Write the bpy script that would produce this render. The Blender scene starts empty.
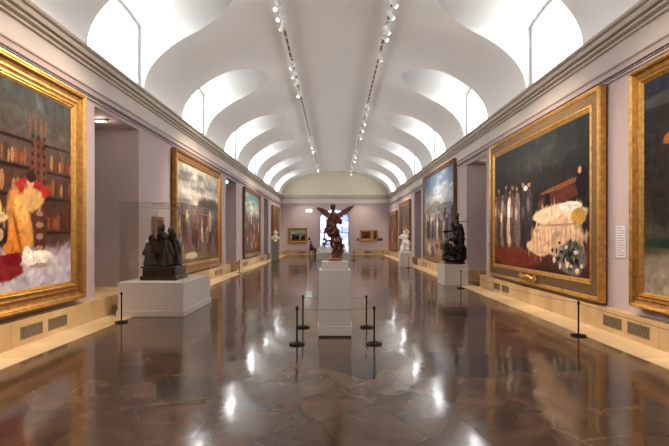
import bpy, bmesh, math, random
import numpy as np
from mathutils import Vector, Matrix, noise as mnoise

random.seed(7)
PI = math.pi
C = bpy.context.scene.collection
F = 469.0; CX = 335.0; CY = 236.0; H = 1.70
W = 5.0            # inner wall plane
XD = 4.83          # face of the stone dado
XS = 4.25          # edge of the pale stone strip
DT = 0.41          # dado height
YE = 43.0; YB = -9.0
NT = 4.40          # passage head height
SPR = 5.48; RISE = 2.14; VA = 4.92      # vault springing, rise, half width

# ------------------------------------------------------------------ materials
def newmat(name):
    m = bpy.data.materials.new(name); m.use_nodes = True
    nt = m.node_tree
    return m, nt, nt.nodes['Principled BSDF'], nt.nodes.new('ShaderNodeTexCoord')

def mat(name, col, rough=.6, metal=0, var=.08, scale=6, bump=0.0, spec=.5, stretch=(1,1,1), bscale=None):
    m, nt, b, tc = newmat(name)
    N, L = nt.nodes, nt.links
    mp = N.new('ShaderNodeMapping'); mp.inputs['Scale'].default_value = stretch
    L.new(tc.outputs['Object'], mp.inputs[0])
    n = N.new('ShaderNodeTexNoise'); n.inputs['Scale'].default_value = scale; n.inputs['Detail'].default_value = 4
    L.new(mp.outputs[0], n.inputs['Vector'])
    r = N.new('ShaderNodeValToRGB')
    r.color_ramp.elements[0].position = .3; r.color_ramp.elements[1].position = .7
    r.color_ramp.elements[0].color = tuple(c*(1-var) for c in col)+(1,)
    r.color_ramp.elements[1].color = tuple(min(1, c*(1+var)) for c in col)+(1,)
    L.new(n.outputs[0], r.inputs[0]); L.new(r.outputs[0], b.inputs['Base Color'])
    b.inputs['Roughness'].default_value = rough; b.inputs['Metallic'].default_value = metal
    b.inputs['Specular IOR Level'].default_value = spec
    if bump:
        n2 = N.new('ShaderNodeTexNoise'); n2.inputs['Scale'].default_value = bscale or scale*4; n2.inputs['Detail'].default_value = 3
        L.new(mp.outputs[0], n2.inputs['Vector'])
        bp = N.new('ShaderNodeBump'); bp.inputs['Strength'].default_value = bump; bp.inputs['Distance'].default_value = .01
        L.new(n2.outputs[0], bp.inputs['Height']); L.new(bp.outputs[0], b.inputs['Normal'])
    return m

def emis(name, col, s):
    m, nt, b, tc = newmat(name)
    b.inputs['Base Color'].default_value = (*col, 1)
    b.inputs['Emission Color'].default_value = (*col, 1); b.inputs['Emission Strength'].default_value = s
    return m

def floor_mat():
    m, nt, b, tc = newmat('polished_brown_marble')
    N, L = nt.nodes, nt.links
    def nd(t, **k):
        n = N.new(t)
        for a, v in k.items(): setattr(n, a, v)
        return n
    geo = nd('ShaderNodeNewGeometry')
    mp = nd('ShaderNodeMapping'); mp.inputs['Scale'].default_value = (1.45, 1.15, 1); mp.inputs['Rotation'].default_value = (0, 0, .5)
    L.new(geo.outputs['Position'], mp.inputs[0])
    v1 = nd('ShaderNodeTexVoronoi', feature='F1'); v1.inputs['Scale'].default_value = 1.0; v1.inputs['Randomness'].default_value = .85
    v2 = nd('ShaderNodeTexVoronoi', feature='DISTANCE_TO_EDGE'); v2.inputs['Scale'].default_value = 1.0; v2.inputs['Randomness'].default_value = .85
    L.new(mp.outputs[0], v1.inputs['Vector']); L.new(mp.outputs[0], v2.inputs['Vector'])
    sep = nd('ShaderNodeSeparateColor'); L.new(v1.outputs['Color'], sep.inputs[0])
    # per-slab tone
    r1 = nd('ShaderNodeValToRGB'); cr = r1.color_ramp
    cr.elements[0].position = 0; cr.elements[0].color = (.055, .040, .032, 1)
    cr.elements[1].position = 1; cr.elements[1].color = (.13, .084, .055, 1)
    e = cr.elements.new(.07); e.color = (.05, .042, .038, 1)
    e = cr.elements.new(.12); e.color = (.088, .053, .035, 1)
    e = cr.elements.new(.8); e.color = (.115, .068, .044, 1)
    L.new(sep.outputs[0], r1.inputs[0])
    # offset of the vein field per slab
    add = nd('ShaderNodeVectorMath', operation='MULTIPLY_ADD')
    L.new(v1.outputs['Color'], add.inputs[0]); add.inputs[1].default_value = (9, 9, 9); L.new(geo.outputs['Position'], add.inputs[2])
    n1 = nd('ShaderNodeTexNoise'); n1.inputs['Scale'].default_value = 1.3; n1.inputs['Detail'].default_value = 7; n1.inputs['Distortion'].default_value = 1.2
    L.new(add.outputs[0], n1.inputs['Vector'])
    r2 = nd('ShaderNodeValToRGB'); cr = r2.color_ramp
    cr.elements[0].position = .3; cr.elements[0].color = (.6, .6, .62, 1)
    cr.elements[1].position = .7; cr.elements[1].color = (1.5, 1.42, 1.32, 1)
    L.new(n1.outputs[0], r2.inputs[0])
    mul = nd('ShaderNodeMix', data_type='RGBA', blend_type='MULTIPLY'); mul.inputs[0].default_value = 1
    L.new(r1.outputs[0], mul.inputs[6]); L.new(r2.outputs[0], mul.inputs[7])
    # veins
    wv = nd('ShaderNodeTexNoise'); wv.inputs['Scale'].default_value = 2.5; wv.inputs['Detail'].default_value = 4; L.new(geo.outputs['Position'], wv.inputs['Vector'])
    wa = nd('ShaderNodeVectorMath', operation='MULTIPLY_ADD'); L.new(wv.outputs['Color'], wa.inputs[0]); wa.inputs[1].default_value = (.22, .22, 0); L.new(add.outputs[0], wa.inputs[2])
    n3 = nd('ShaderNodeTexVoronoi', feature='DISTANCE_TO_EDGE'); n3.inputs['Scale'].default_value = 1.25; L.new(wa.outputs[0], n3.inputs['Vector'])
    r3 = nd('ShaderNodeValToRGB'); cr = r3.color_ramp
    cr.elements[0].position = .003; cr.elements[0].color = (.8, .8, .8, 1)
    cr.elements[1].position = .016; cr.elements[1].color = (0, 0, 0, 1)
    L.new(n3.outputs['Distance'], r3.inputs[0])
    nk = nd('ShaderNodeTexNoise'); nk.inputs['Scale'].default_value = 1.1; nk.inputs['Detail'].default_value = 3; L.new(add.outputs[0], nk.inputs['Vector'])
    rk = nd('ShaderNodeMapRange'); rk.inputs['From Min'].default_value = .5; rk.inputs['From Max'].default_value = .72; L.new(nk.outputs[0], rk.inputs[0])
    mk = nd('ShaderNodeMath', operation='MULTIPLY'); L.new(r3.outputs[0], mk.inputs[0]); L.new(rk.outputs[0], mk.inputs[1])
    mv = nd('ShaderNodeMix', data_type='RGBA'); mv.inputs[7].default_value = (.30, .22, .16, 1)
    L.new(mk.outputs[0], mv.inputs[0]); L.new(mul.outputs[2], mv.inputs[6])
    # joints
    r4 = nd('ShaderNodeValToRGB'); cr = r4.color_ramp
    cr.elements[0].position = .002; cr.elements[0].color = (.7, .7, .7, 1)
    cr.elements[1].position = .007; cr.elements[1].color = (0, 0, 0, 1)
    L.new(v2.outputs['Distance'], r4.inputs[0])
    mj = nd('ShaderNodeMix', data_type='RGBA'); mj.inputs[7].default_value = (.045, .03, .022, 1)
    L.new(r4.outputs[0], mj.inputs[0]); L.new(mv.outputs[2], mj.inputs[6])
    L.new(mj.outputs[2], b.inputs['Base Color'])
    n5 = nd('ShaderNodeTexNoise'); n5.inputs['Scale'].default_value = 2.2; n5.inputs['Detail'].default_value = 4
    L.new(geo.outputs['Position'], n5.inputs['Vector'])
    mr = nd('ShaderNodeMapRange'); mr.inputs['From Min'].default_value = .3; mr.inputs['From Max'].default_value = .7
    mr.inputs['To Min'].default_value = .07; mr.inputs['To Max'].default_value = .15
    L.new(n5.outputs[0], mr.inputs[0]); L.new(mr.outputs[0], b.inputs['Roughness'])
    n6 = nd('ShaderNodeTexNoise'); n6.inputs['Scale'].default_value = 1.4; n6.inputs['Detail'].default_value = 2
    L.new(geo.outputs['Position'], n6.inputs['Vector'])
    bp = nd('ShaderNodeBump'); bp.inputs['Strength'].default_value = .12; bp.inputs['Distance'].default_value = .03
    L.new(n6.outputs[0], bp.inputs['Height'])
    tl = nd('ShaderNodeVectorMath', operation='MULTIPLY_ADD'); L.new(v1.outputs['Color'], tl.inputs[0]); tl.inputs[1].default_value = (.02, .012, 0); tl.inputs[2].default_value = (-.010, -.006, 0)
    ad = nd('ShaderNodeVectorMath', operation='ADD'); L.new(tl.outputs[0], ad.inputs[0]); L.new(bp.outputs[0], ad.inputs[1])
    nm = nd('ShaderNodeVectorMath', operation='NORMALIZE'); L.new(ad.outputs[0], nm.inputs[0]); L.new(nm.outputs[0], b.inputs['Normal'])
    b.inputs['IOR'].default_value = 1.45
    return m

def stone_mat(name, c1, c2, joint=1.45):
    m, nt, b, tc = newmat(name)
    N, L = nt.nodes, nt.links
    geo = N.new('ShaderNodeNewGeometry')
    n = N.new('ShaderNodeTexNoise'); n.inputs['Scale'].default_value = 1.1; n.inputs['Detail'].default_value = 8; n.inputs['Distortion'].default_value = .8
    L.new(geo.outputs['Position'], n.inputs['Vector'])
    r = N.new('ShaderNodeValToRGB'); r.color_ramp.elements[0].position = .35; r.color_ramp.elements[1].position = .65
    r.color_ramp.elements[0].color = (*c1, 1); r.color_ramp.elements[1].color = (*c2, 1)
    L.new(n.outputs[0], r.inputs[0])
    s = N.new('ShaderNodeSeparateXYZ'); L.new(geo.outputs['Position'], s.inputs[0])
    a = N.new('ShaderNodeMath'); a.operation = 'ADD'; L.new(s.outputs[1], a.inputs[0]); a.inputs[1].default_value = 100.3
    if joint < 0:
        L.new(s.outputs[0], a.inputs[0]); joint = -joint
    d = N.new('ShaderNodeMath'); d.operation = 'DIVIDE'; L.new(a.outputs[0], d.inputs[0]); d.inputs[1].default_value = joint
    fr = N.new('ShaderNodeMath'); fr.operation = 'FRACT'; L.new(d.outputs[0], fr.inputs[0])
    lt = N.new('ShaderNodeMath'); lt.operation = 'LESS_THAN'; L.new(fr.outputs[0], lt.inputs[0]); lt.inputs[1].default_value = .005
    fl = N.new('ShaderNodeMath'); fl.operation = 'FLOOR'; L.new(d.outputs[0], fl.inputs[0])
    wn = N.new('ShaderNodeTexWhiteNoise'); wn.noise_dimensions = '1D'; L.new(fl.outputs[0], wn.inputs['W'])
    mr = N.new('ShaderNodeMapRange'); mr.inputs['To Min'].default_value = .86; mr.inputs['To Max'].default_value = 1.1
    L.new(wn.outputs[0], mr.inputs[0])
    vm = N.new('ShaderNodeVectorMath'); vm.operation = 'SCALE'; L.new(r.outputs[0], vm.inputs[0]); L.new(mr.outputs[0], vm.inputs['Scale'])
    mx = N.new('ShaderNodeMix'); mx.data_type = 'RGBA'; L.new(lt.outputs[0], mx.inputs[0]); L.new(vm.outputs[0], mx.inputs[6])
    mx.inputs[7].default_value = tuple(c*.45 for c in c1)+(1,)
    L.new(mx.outputs[2], b.inputs['Base Color']); b.inputs['Roughness'].default_value = .4; b.inputs['Specular IOR Level'].default_value = .25
    return m

def glass_mat():
    m = bpy.data.materials.new('case_glass'); m.use_nodes = True
    N, L = m.node_tree.nodes, m.node_tree.links
    N.clear()
    o = N.new('ShaderNodeOutputMaterial'); mx = N.new('ShaderNodeMixShader'); t = N.new('ShaderNodeBsdfTransparent'); g = N.new('ShaderNodeBsdfGlossy')
    t.inputs[0].default_value = (.975, .98, .975, 1); g.inputs['Roughness'].default_value = .02; g.inputs[0].default_value = (.9, .9, .9, 1)
    fr = N.new('ShaderNodeLayerWeight'); fr.inputs[0].default_value = .5
    pw = N.new('ShaderNodeMath'); pw.operation = 'POWER'; L.new(fr.outputs['Facing'], pw.inputs[0]); pw.inputs[1].default_value = 4
    sc_ = N.new('ShaderNodeMath'); sc_.operation = 'MULTIPLY_ADD'; L.new(pw.outputs[0], sc_.inputs[0]); sc_.inputs[1].default_value = .4; sc_.inputs[2].default_value = .014
    L.new(sc_.outputs[0], mx.inputs[0]); L.new(t.outputs[0], mx.inputs[1]); L.new(g.outputs[0], mx.inputs[2]); L.new(mx.outputs[0], o.inputs[0])
    return m

def paint_mat():
    m, nt, b, tc = newmat('oil_paint')
    N, L = nt.nodes, nt.links
    a = N.new('ShaderNodeAttribute'); a.attribute_name = 'paint'
    L.new(a.outputs['Color'], b.inputs['Base Color']); b.inputs['Roughness'].default_value = .45
    b.inputs['Specular IOR Level'].default_value = .05
    n = N.new('ShaderNodeTexNoise'); n.inputs['Scale'].default_value = 18; n.inputs['Detail'].default_value = 4
    L.new(tc.outputs['Object'], n.inputs['Vector'])
    bp = N.new('ShaderNodeBump'); bp.inputs['Strength'].default_value = .25; bp.inputs['Distance'].default_value = .01
    L.new(n.outputs[0], bp.inputs['Height']); L.new(bp.outputs[0], b.inputs['Normal'])
    return m

M = {}
M['wall'] = mat('lilac_grey_paint', (.46, .375, .375), .75, var=.03, scale=.7, spec=.12)
M['frieze'] = mat('pinkish_cream_plaster', (.54, .475, .43), .7, var=.03, scale=1)
M['cornice'] = mat('tan_plaster', (.47, .405, .335), .65, var=.04, scale=1)
M['vault'] = mat('pale_grey_plaster', (.86, .855, .835), .8, var=.02, scale=.5)
M['tymp'] = mat('warm_lit_plaster', (.58, .53, .40), .8, var=.03, scale=.5)  # warm light on the end lunette is put into this yellow tint
M['wframe'] = mat('grey_window_frame', (.50, .51, .49), .6, var=.03)
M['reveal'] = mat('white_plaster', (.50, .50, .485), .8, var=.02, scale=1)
M['floor'] = floor_mat()
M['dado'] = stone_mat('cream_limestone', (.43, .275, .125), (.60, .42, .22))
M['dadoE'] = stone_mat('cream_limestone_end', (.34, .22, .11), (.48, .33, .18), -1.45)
M['strip'] = stone_mat('pale_limestone', (.60, .43, .23), (.76, .58, .35), .98)
M['stripE'] = stone_mat('pale_limestone_end', (.56, .42, .26), (.70, .56, .38), -.98)
M['gold'] = mat('gilded_wood', (.34, .155, .035), .42, metal=.8, var=.32, scale=9, bump=.5, bscale=60)
M['gold_dark'] = mat('aged_gilded_wood', (.20, .115, .045), .5, metal=.7, var=.3, scale=26, bump=.7, bscale=90)
M['gold_bright'] = mat('bright_gilding', (.60, .32, .075), .33, metal=.85, var=.25, scale=12, bump=.4, bscale=70)
M['bronze_red'] = mat('reddish_bronze', (.12, .048, .032), .30, metal=.6, var=.55, scale=14, bump=.5, bscale=60)
M['bronze'] = mat('dark_bronze', (.035, .024, .02), .32, metal=.6, var=.5, scale=9, bump=.5, bscale=40)
M['bronze_black'] = mat('black_bronze', (.020, .015, .013), .24, metal=.6, var=.5, scale=9, bump=.4, bscale=40)
M['marble'] = mat('white_marble', (.82, .79, .74), .4, var=.08, scale=5)
M['redmarble'] = mat('red_marble', (.30, .075, .03), .3, var=.4, scale=30)
M['plinth'] = mat('warm_white_painted_board', (.56, .515, .47), .55, var=.02, scale=2)
M['greystone'] = mat('grey_green_stone', (.21, .20, .155), .5, var=.18, scale=10)
M['black'] = mat('black_powder_coat', (.004, .0035, .0035), .5, var=.1, spec=.12)
M['cord'] = mat('grey_cord', (.10, .085, .07), .8, var=.2, scale=60)
M['white'] = mat('white_enamel', (.82, .82, .82), .35, var=.02)
M['track'] = mat('grey_aluminium', (.80, .76, .72), .5, metal=.0, var=.05)
M['slot'] = mat('grey_track_slot', (.16, .14, .13), .7)
M['dark'] = mat('dark_slot', (.03, .025, .022), .7, var=.1)
M['label'] = mat('pale_label_card', (.60, .55, .58), .6, var=.02)
M['ink'] = mat('grey_ink', (.27, .24, .26), .7, var=.05)
M['ventmat'] = mat('dark_vent_mesh', (.03, .023, .018), .6, var=.15)
M['ventframe'] = mat('beige_vent_metal', (.27, .20, .12), .45, var=.08)
M['iron'] = mat('dark_window_frame', (.16, .17, .20), .5, var=.1)
M['skin'] = mat('skin', (.45, .26, .19), .6, var=.05)
M['maroon'] = mat('dark_maroon_cloth', (.06, .018, .022), .8, var=.2, scale=20)
M['navy'] = mat('near_black_cloth', (.014, .013, .018), .85, var=.2, scale=20)
M['window'] = emis('daylit_window', (.98, .99, 1.0), 3.9)
def sky_glass():
    m = emis('blue_daylight_glass', (.8, .88, 1), 1.0); N, L = m.node_tree.nodes, m.node_tree.links; b = N['Principled BSDF']
    n = N.new('ShaderNodeTexNoise'); n.inputs['Scale'].default_value = 1.5; n.inputs['Detail'].default_value = 3
    g = N.new('ShaderNodeNewGeometry'); L.new(g.outputs['Position'], n.inputs['Vector'])
    r = N.new('ShaderNodeValToRGB'); r.color_ramp.elements[0].position = .42; r.color_ramp.elements[1].position = .56
    r.color_ramp.elements[0].color = (.10, .16, .45, 1); r.color_ramp.elements[1].color = (.78, .86, 1, 1)
    L.new(n.outputs[0], r.inputs[0]); L.new(r.outputs[0], b.inputs['Emission Color']); return m
M['endwindow'] = sky_glass()
M['lens'] = emis('lamp_lens', (1, .95, .88), 4)
M['teal'] = emis('teal_exit_light', (.25, .85, .75), 1.6)
M['signwhite'] = emis('lit_sign_face', (.70, .95, .85), .9)
M['warmlamp'] = emis('small_lamp_glow', (1, .85, .7), 1.2)
M['glass'] = glass_mat()
M['paint'] = paint_mat()

# ------------------------------------------------------------------ mesh helpers
def box(bm, x0, x1, y0, y1, z0, z1):
    vs = [bm.verts.new(p) for p in ((x0,y0,z0),(x1,y0,z0),(x1,y1,z0),(x0,y1,z0),(x0,y0,z1),(x1,y0,z1),(x1,y1,z1),(x0,y1,z1))]
    for f in ((0,3,2,1),(4,5,6,7),(0,1,5,4),(1,2,6,5),(2,3,7,6),(3,0,4,7)):
        bm.faces.new([vs[i] for i in f])

def tube(bm, p0, p1, r0, r1=None, n=14, caps=True):
    r1 = r0 if r1 is None else r1
    p0, p1 = Vector(p0), Vector(p1); d = (p1-p0).normalized()
    a = d.orthogonal().normalized(); b = d.cross(a)
    A = [bm.verts.new(p0+(a*math.cos(t)+b*math.sin(t))*r0) for t in [2*PI*i/n for i in range(n)]]
    B = [bm.verts.new(p1+(a*math.cos(t)+b*math.sin(t))*r1) for t in [2*PI*i/n for i in range(n)]]
    for i in range(n): bm.faces.new((A[i], A[(i+1)%n], B[(i+1)%n], B[i]))
    if caps: bm.faces.new(A[::-1]); bm.faces.new(B)

def lathe(bm, prof, n=28, c=(0,0)):
    rings = []
    for r, z in prof:
        rings.append([bm.verts.new((c[0]+r*math.cos(2*PI*i/n), c[1]+r*math.sin(2*PI*i/n), z)) for i in range(n)])
    for A, B in zip(rings, rings[1:]):
        for i in range(n): bm.faces.new((A[i], A[(i+1)%n], B[(i+1)%n], B[i]))
    bm.faces.new(rings[0][::-1]); bm.faces.new(rings[-1])

def obj(name, bm, m, parent=None, smooth=False, bevel=0):
    bmesh.ops.recalc_face_normals(bm, faces=bm.faces)
    me = bpy.data.meshes.new(name); bm.to_mesh(me); bm.free()
    me.materials.append(m)
    o = bpy.data.objects.new(name, me); C.objects.link(o)
    if parent: o.parent = parent
    if smooth:
        for p in me.polygons: p.use_smooth = True
        try: me.set_sharp_from_angle(angle=math.radians(45))
        except Exception: pass
    if bevel:
        md = o.modifiers.new('bevel', 'BEVEL'); md.width = bevel; md.segments = 2; md.limit_method = 'ANGLE'
    return o

def bobj(name, dims, m, parent=None, bevel=0):
    bm = bmesh.new(); box(bm, *dims); return obj(name, bm, m, parent, bevel=bevel)

def tag(o, label, cat, group=None, kind=None):
    o['label'] = label; o['category'] = cat
    if group: o['group'] = group
    if kind: o['kind'] = kind
    return o

def thing(name, label, cat, loc=(0,0,0), rz=0, group=None):
    o = bpy.data.objects.new(name, None); C.objects.link(o); o.empty_display_size = .2
    o.location = loc; o.rotation_euler = (0, 0, rz)
    return tag(o, label, cat, group)

def struct(name, bm, m, parent=None, **k):
    o = obj(name, bm, m, parent, **k)
    o['kind'] = 'structure'
    return o

def dup(root, loc, rz, label):
    r = root.copy(); C.objects.link(r); r.location = loc; r.rotation_euler = (0, 0, rz); r['label'] = label
    for ch in list(root.children):
        c = ch.copy(); C.objects.link(c); c.parent = r
        for g in list(ch.children):
            d = g.copy(); C.objects.link(d); d.parent = c
    return r

def px(x, X):            # distance down the hall of a point seen at column x on the plane |X|
    return F*X/abs(x-CX)

# ------------------------------------------------------------------ floor and stone trim
bm = bmesh.new(); box(bm, -8, 8, YB-.5, YE+6, -.2, 0); struct('floor', bm, M['floor'])
doorsL = [(9.75, 11.95), (21.5, 23.7), (33.0, 35.1)]
doorsR = [(15.5, 17.8), (27.3, 29.5)]
tn = [0]
def trim(bm, m, **k):
    tn[0] += 1
    return struct('trim_%d' % tn[0], bm, m, **k)
for s in (-1, 1):
    bm = bmesh.new(); a, b_ = sorted((s*XS, s*XD)); box(bm, a, b_, YB, YE-.5, 0, .006); trim(bm, M['strip'])
bm = bmesh.new(); box(bm, -XD, XD, YE-.5, YE-.17, 0, .006); trim(bm, M['stripE'])

def segs(doors):
    ys = [YB]
    for a, b_ in doors: ys += [a, b_]
    ys.append(YE)
    return [(ys[i], ys[i+1]) for i in range(0, len(ys), 2)]
for s, doors in ((-1, doorsL), (1, doorsR)):
    for (a, b_) in segs(doors):
        bm = bmesh.new()
        y0 = a-.16 if a > YB else a; y1 = b_+.16 if b_ < YE else b_-.17
        x0, x1 = sorted((s*XD, s*W)); box(bm, x0, x1, y0, y1, 0, DT)
        x0, x1 = sorted((s*W, s*7.4))
        if a > YB: box(bm, x0, x1, y0, a, 0, DT)
        if b_ < YE: box(bm, x0, x1, b_, y1, 0, DT)
        trim(bm, M['dado'])
bm = bmesh.new(); box(bm, -7.4, -XD, 9.91, 11.79, 0, DT); trim(bm, M['dado'])
# walls
for s, nm, doors in ((-1, 'wall_left', doorsL), (1, 'wall_right', doorsR)):
    bm = bmesh.new()
    x0, x1 = sorted((s*W, s*7.6))
    for (a, b_) in segs(doors): box(bm, x0, x1, a, b_, 0, NT)
    box(bm, x0, x1, YB, YE, NT, SPR-.1)
    x0, x1 = sorted((s*7.4, s*7.6))
    for (a, b_) in doors: box(bm, x0, x1, a, b_, 0, NT)
    struct(nm, bm, M['wall'])
# end wall with a tall arched opening
OW0, OW1, OZ, OR = -1.42, 1.28, 3.1, 1.0
def arched_wall(bm, y, x0, x1, z1, ox0, ox1, oz, rise, n=20):
    c = (ox0+ox1)/2; hw = (ox1-ox0)/2
    pts = [(ox0, 0), (ox0, oz)] + [(c-hw*math.cos(PI*i/n), oz+rise*math.sin(PI*i/n)) for i in range(1, n)] + [(ox1, oz), (ox1, 0)]
    top = [(x0, 0)] + [(x0, z1)] + [(c-hw*math.cos(PI*i/n), z1) for i in range(1, n)] + [(x1, z1), (x1, 0)]
    A = [bm.verts.new((p[0], y, p[1])) for p in pts]; B = [bm.verts.new((p[0], y, p[1])) for p in top]
    A2 = [bm.verts.new((p[0], y+.5, p[1])) for p in pts]
    for i in range(len(A)-1):
        bm.faces.new((A[i], A[i+1], B[i+1], B[i])); bm.faces.new((A[i], A2[i], A2[i+1], A[i+1]))
bm = bmesh.new(); arched_wall(bm, YE, -8, 8, SPR, OW0, OW1, OZ, OR)
struct('wall_end', bm, M['wall'])
bm = bmesh.new()
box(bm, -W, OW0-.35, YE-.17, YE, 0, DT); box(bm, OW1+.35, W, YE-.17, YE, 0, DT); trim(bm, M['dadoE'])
# pilaster bands beside the opening
bm = bmesh.new(); box(bm, OW0-.5, OW0-.12, YE-.06, YE, 0, 4.45); box(bm, OW1+.12, OW1+.5, YE-.06, YE, 0, 4.45); trim(bm, M['wall'])
w = bobj('window_7', (OW0, OW1, YE+.40, YE+.45, 0, 4.2), M['endwindow']); w['kind'] = 'structure'
bm = bmesh.new()
for x in (-1.42, -.82, -.1, .62, 1.22): box(bm, x, x+.06, YE+.32, YE+.40, 0, 4.15)
for z in (0, .9, 2.0, 3.1): box(bm, OW0, OW1, YE+.33, YE+.39, z, z+.06)
obj('window_frame', bm, M['iron'], w)
# back wall behind the viewer
bm = bmesh.new(); box(bm, -8, 8, YB-.3, YB, 0, SPR+RISE+.5); struct('wall_back', bm, M['wall'])
# tympanum above the end cornice
def vz(x): return SPR+RISE*math.sqrt(max(0, 1-(x/VA)**2))
bm = bmesh.new(); n = 40
A = []; B = []
for i in range(n+1):
    x = -VA*math.cos(PI*i/n); A.append(bm.verts.new((x, YE-.02, SPR-.3))); B.append(bm.verts.new((x, YE-.02, vz(x)+.02)))
for i in range(n): bm.faces.new((A[i], A[i+1], B[i+1], B[i]))
struct('wall_tympanum', bm, M['tymp'])

# frieze, cornice and rail, swept along the hall
def sweep(bm, prof, s, y0, y1, wall=W):
    """prof: (inset from wall plane, height) pairs"""
    A = [bm.verts.new((s*(wall-p), y0, z)) for p, z in prof]; B = [bm.verts.new((s*(wall-p), y1, z)) for p, z in prof]
    for i in range(len(prof)-1): bm.faces.new((A[i], A[i+1], B[i+1], B[i]))
def sweep_end(bm, prof, x0, x1, wall):
    A = [bm.verts.new((x0, wall-p, z)) for p, z in prof]; B = [bm.verts.new((x1, wall-p, z)) for p, z in prof]
    for i in range(len(prof)-1): bm.faces.new((A[i], A[i+1], B[i+1], B[i]))
P_frieze = [(0, 4.70), (.028, 4.71), (.04, 4.735), (.04, 4.765), (.012, 4.775), (.012, 5.075)]
P_cornice = [(.012, 5.075), (.055, 5.085), (.06, 5.10), (.06, 5.118), (.02, 5.122), (.02, 5.15), (.05, 5.16), (.085, 5.178), (.09, 5.20), (.09, 5.215), (.045, 5.22), (.045, 5.245),
             (.115, 5.262), (.122, 5.285), (.095, 5.292), (.098, 5.372), (.14, 5.384), (.155, 5.405), (.16, 5.425), (.16, 5.44), (-.2, 5.44)]
P_rail = [(0, 4.475), (.03, 4.478), (.035, 4.495), (.03, 4.51), (.008, 4.512), (.008, 4.535), (.022, 4.537), (.022, 4.55), (.008, 4.552), (.008, 4.58), (.03, 4.583), (.034, 4.60), (.03, 4.615), (0, 4.617)]
for nm, prof, m in (('frieze', P_frieze, 'frieze'), ('cornice', P_cornice, 'cornice'), ('rail', P_rail, 'wall')):
    for s in (-1, 1):
        bm = bmesh.new(); sweep(bm, prof, s, YB, YE); trim(bm, M[m])
    bm = bmesh.new(); sweep_end(bm, prof, -W, W, YE); trim(bm, M[m])
# dark slots in the rail (air outlets under the frieze)
for s, doors in ((-1, doorsL), (1, doorsR)):
    bm = bmesh.new()
    y = 1.0
    x0, x1 = sorted((s*(W-.0085), s*(W-.028)))
    while y < YE-1:
        box(bm, x0, x1, y, y+.20, 4.513, 4.537); box(bm, x0, x1, y, y+.20, 4.552, 4.582)
        y += .235
    trim(bm, M['dark'])

# ------------------------------------------------------------------ vault with lunettes
WC = [10.7+5.82*k for k in range(-3, 6)]  # first three bays are out of view, included for their daylight
HW = 1.38; ZA = SPR+1.42; ZT = SPR+1.88      # straight jamb height, arch top on the vault
XW = 5.03; ZWA = SPR+1.56; ZWT = SPR+1.74    # same on the window plane
def arch(dy, za, zt):
    t = min(1, abs(dy)/HW); return za+(zt-za)*max(0, 1-t**2.2)**(1/2.0)
def xv(z): return VA*math.sqrt(max(0, 1-((z-SPR)/RISE)**2))
def sect(y):
    for c in WC:
        if abs(y-c) <= HW+1e-6: return arch(y-c, ZA, ZT)
    return ZA
ys = [YB]
for c in WC:
    ys += [c+HW*math.sin(PI/2*i/12) for i in range(-12, 13)]
ys.append(YE)
full = []
for a, b_ in zip(ys, ys[1:]):
    full.append(a)
    if b_-a > 1.0:
        full += [a+(b_-a)*i/4 for i in range(1, 4)]
full.append(ys[-1])
bm = bmesh.new(); NS = 48
rows = []
for y in full:
    zb = sect(y); tb = math.asin((zb-SPR)/RISE)
    rows.append([bm.verts.new((-VA*math.cos(t), y, SPR+RISE*math.sin(t))) for t in [tb+(PI-2*tb)*i/NS for i in range(NS+1)]])
for A, B in zip(rows, rows[1:]):
    for i in range(NS): bm.faces.new((A[i], A[i+1], B[i+1], B[i]))
# haunches between the lunettes
edges = [YB]
for c in WC: edges += [c-HW, c+HW]
edges.append(YE)
ta = math.asin((ZA-SPR)/RISE)
for i in range(0, len(edges), 2):
    y0, y1 = edges[i], edges[i+1]
    if y1-y0 < .01: continue
    for s in (-1, 1):
        pv = None
        for k in range(15):
            t = ta*k/14
            cur = (bm.verts.new((s*VA*math.cos(t), y0, SPR+RISE*math.sin(t))), bm.verts.new((s*VA*math.cos(t), y1, SPR+RISE*math.sin(t))))
            if pv: bm.faces.new((pv[0], pv[1], cur[1], cur[0]))
            pv = cur
bmesh.ops.remove_doubles(bm, verts=bm.verts, dist=.0005)
o = struct('ceiling', bm, M['vault'], smooth=True)
# lunette reveals
bm = bmesh.new()
for c in WC:
    for s in (-1, 1):
        for sy in (-1, 1):
            pv = None
            for k in range(15):
                z = SPR+(ZA-SPR)*k/14; zw = SPR+(ZWA-SPR)*k/14
                cur = (bm.verts.new((s*xv(z), c+sy*HW, z)), bm.verts.new((s*(XW+.1), c+sy*HW, zw)))
                if pv: bm.faces.new((pv[0], pv[1], cur[1], cur[0]))
                pv = cur
        pv = None
        for k in range(-12, 13):
            dy = HW*math.sin(PI/2*k/12); z = arch(dy, ZA, ZT)
            cur = (bm.verts.new((s*xv(z), c+dy, z)), bm.verts.new((s*(XW+.1), c+dy, arch(dy, ZWA, ZWT))))
            if pv: bm.faces.new((pv[0], pv[1], cur[1], cur[0]))
            pv = cur
        a = [bm.verts.new(p) for p in ((s*4.85, c-HW, 5.445), (s*4.85, c+HW, 5.445), (s*(XW+.1), c+HW, 5.445), (s*(XW+.1), c-HW, 5.445))]
        bm.faces.new(a)
bmesh.ops.remove_doubles(bm, verts=bm.verts, dist=.0005)
struct('trim_reveals', bm, M['reveal'], smooth=True)
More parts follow.
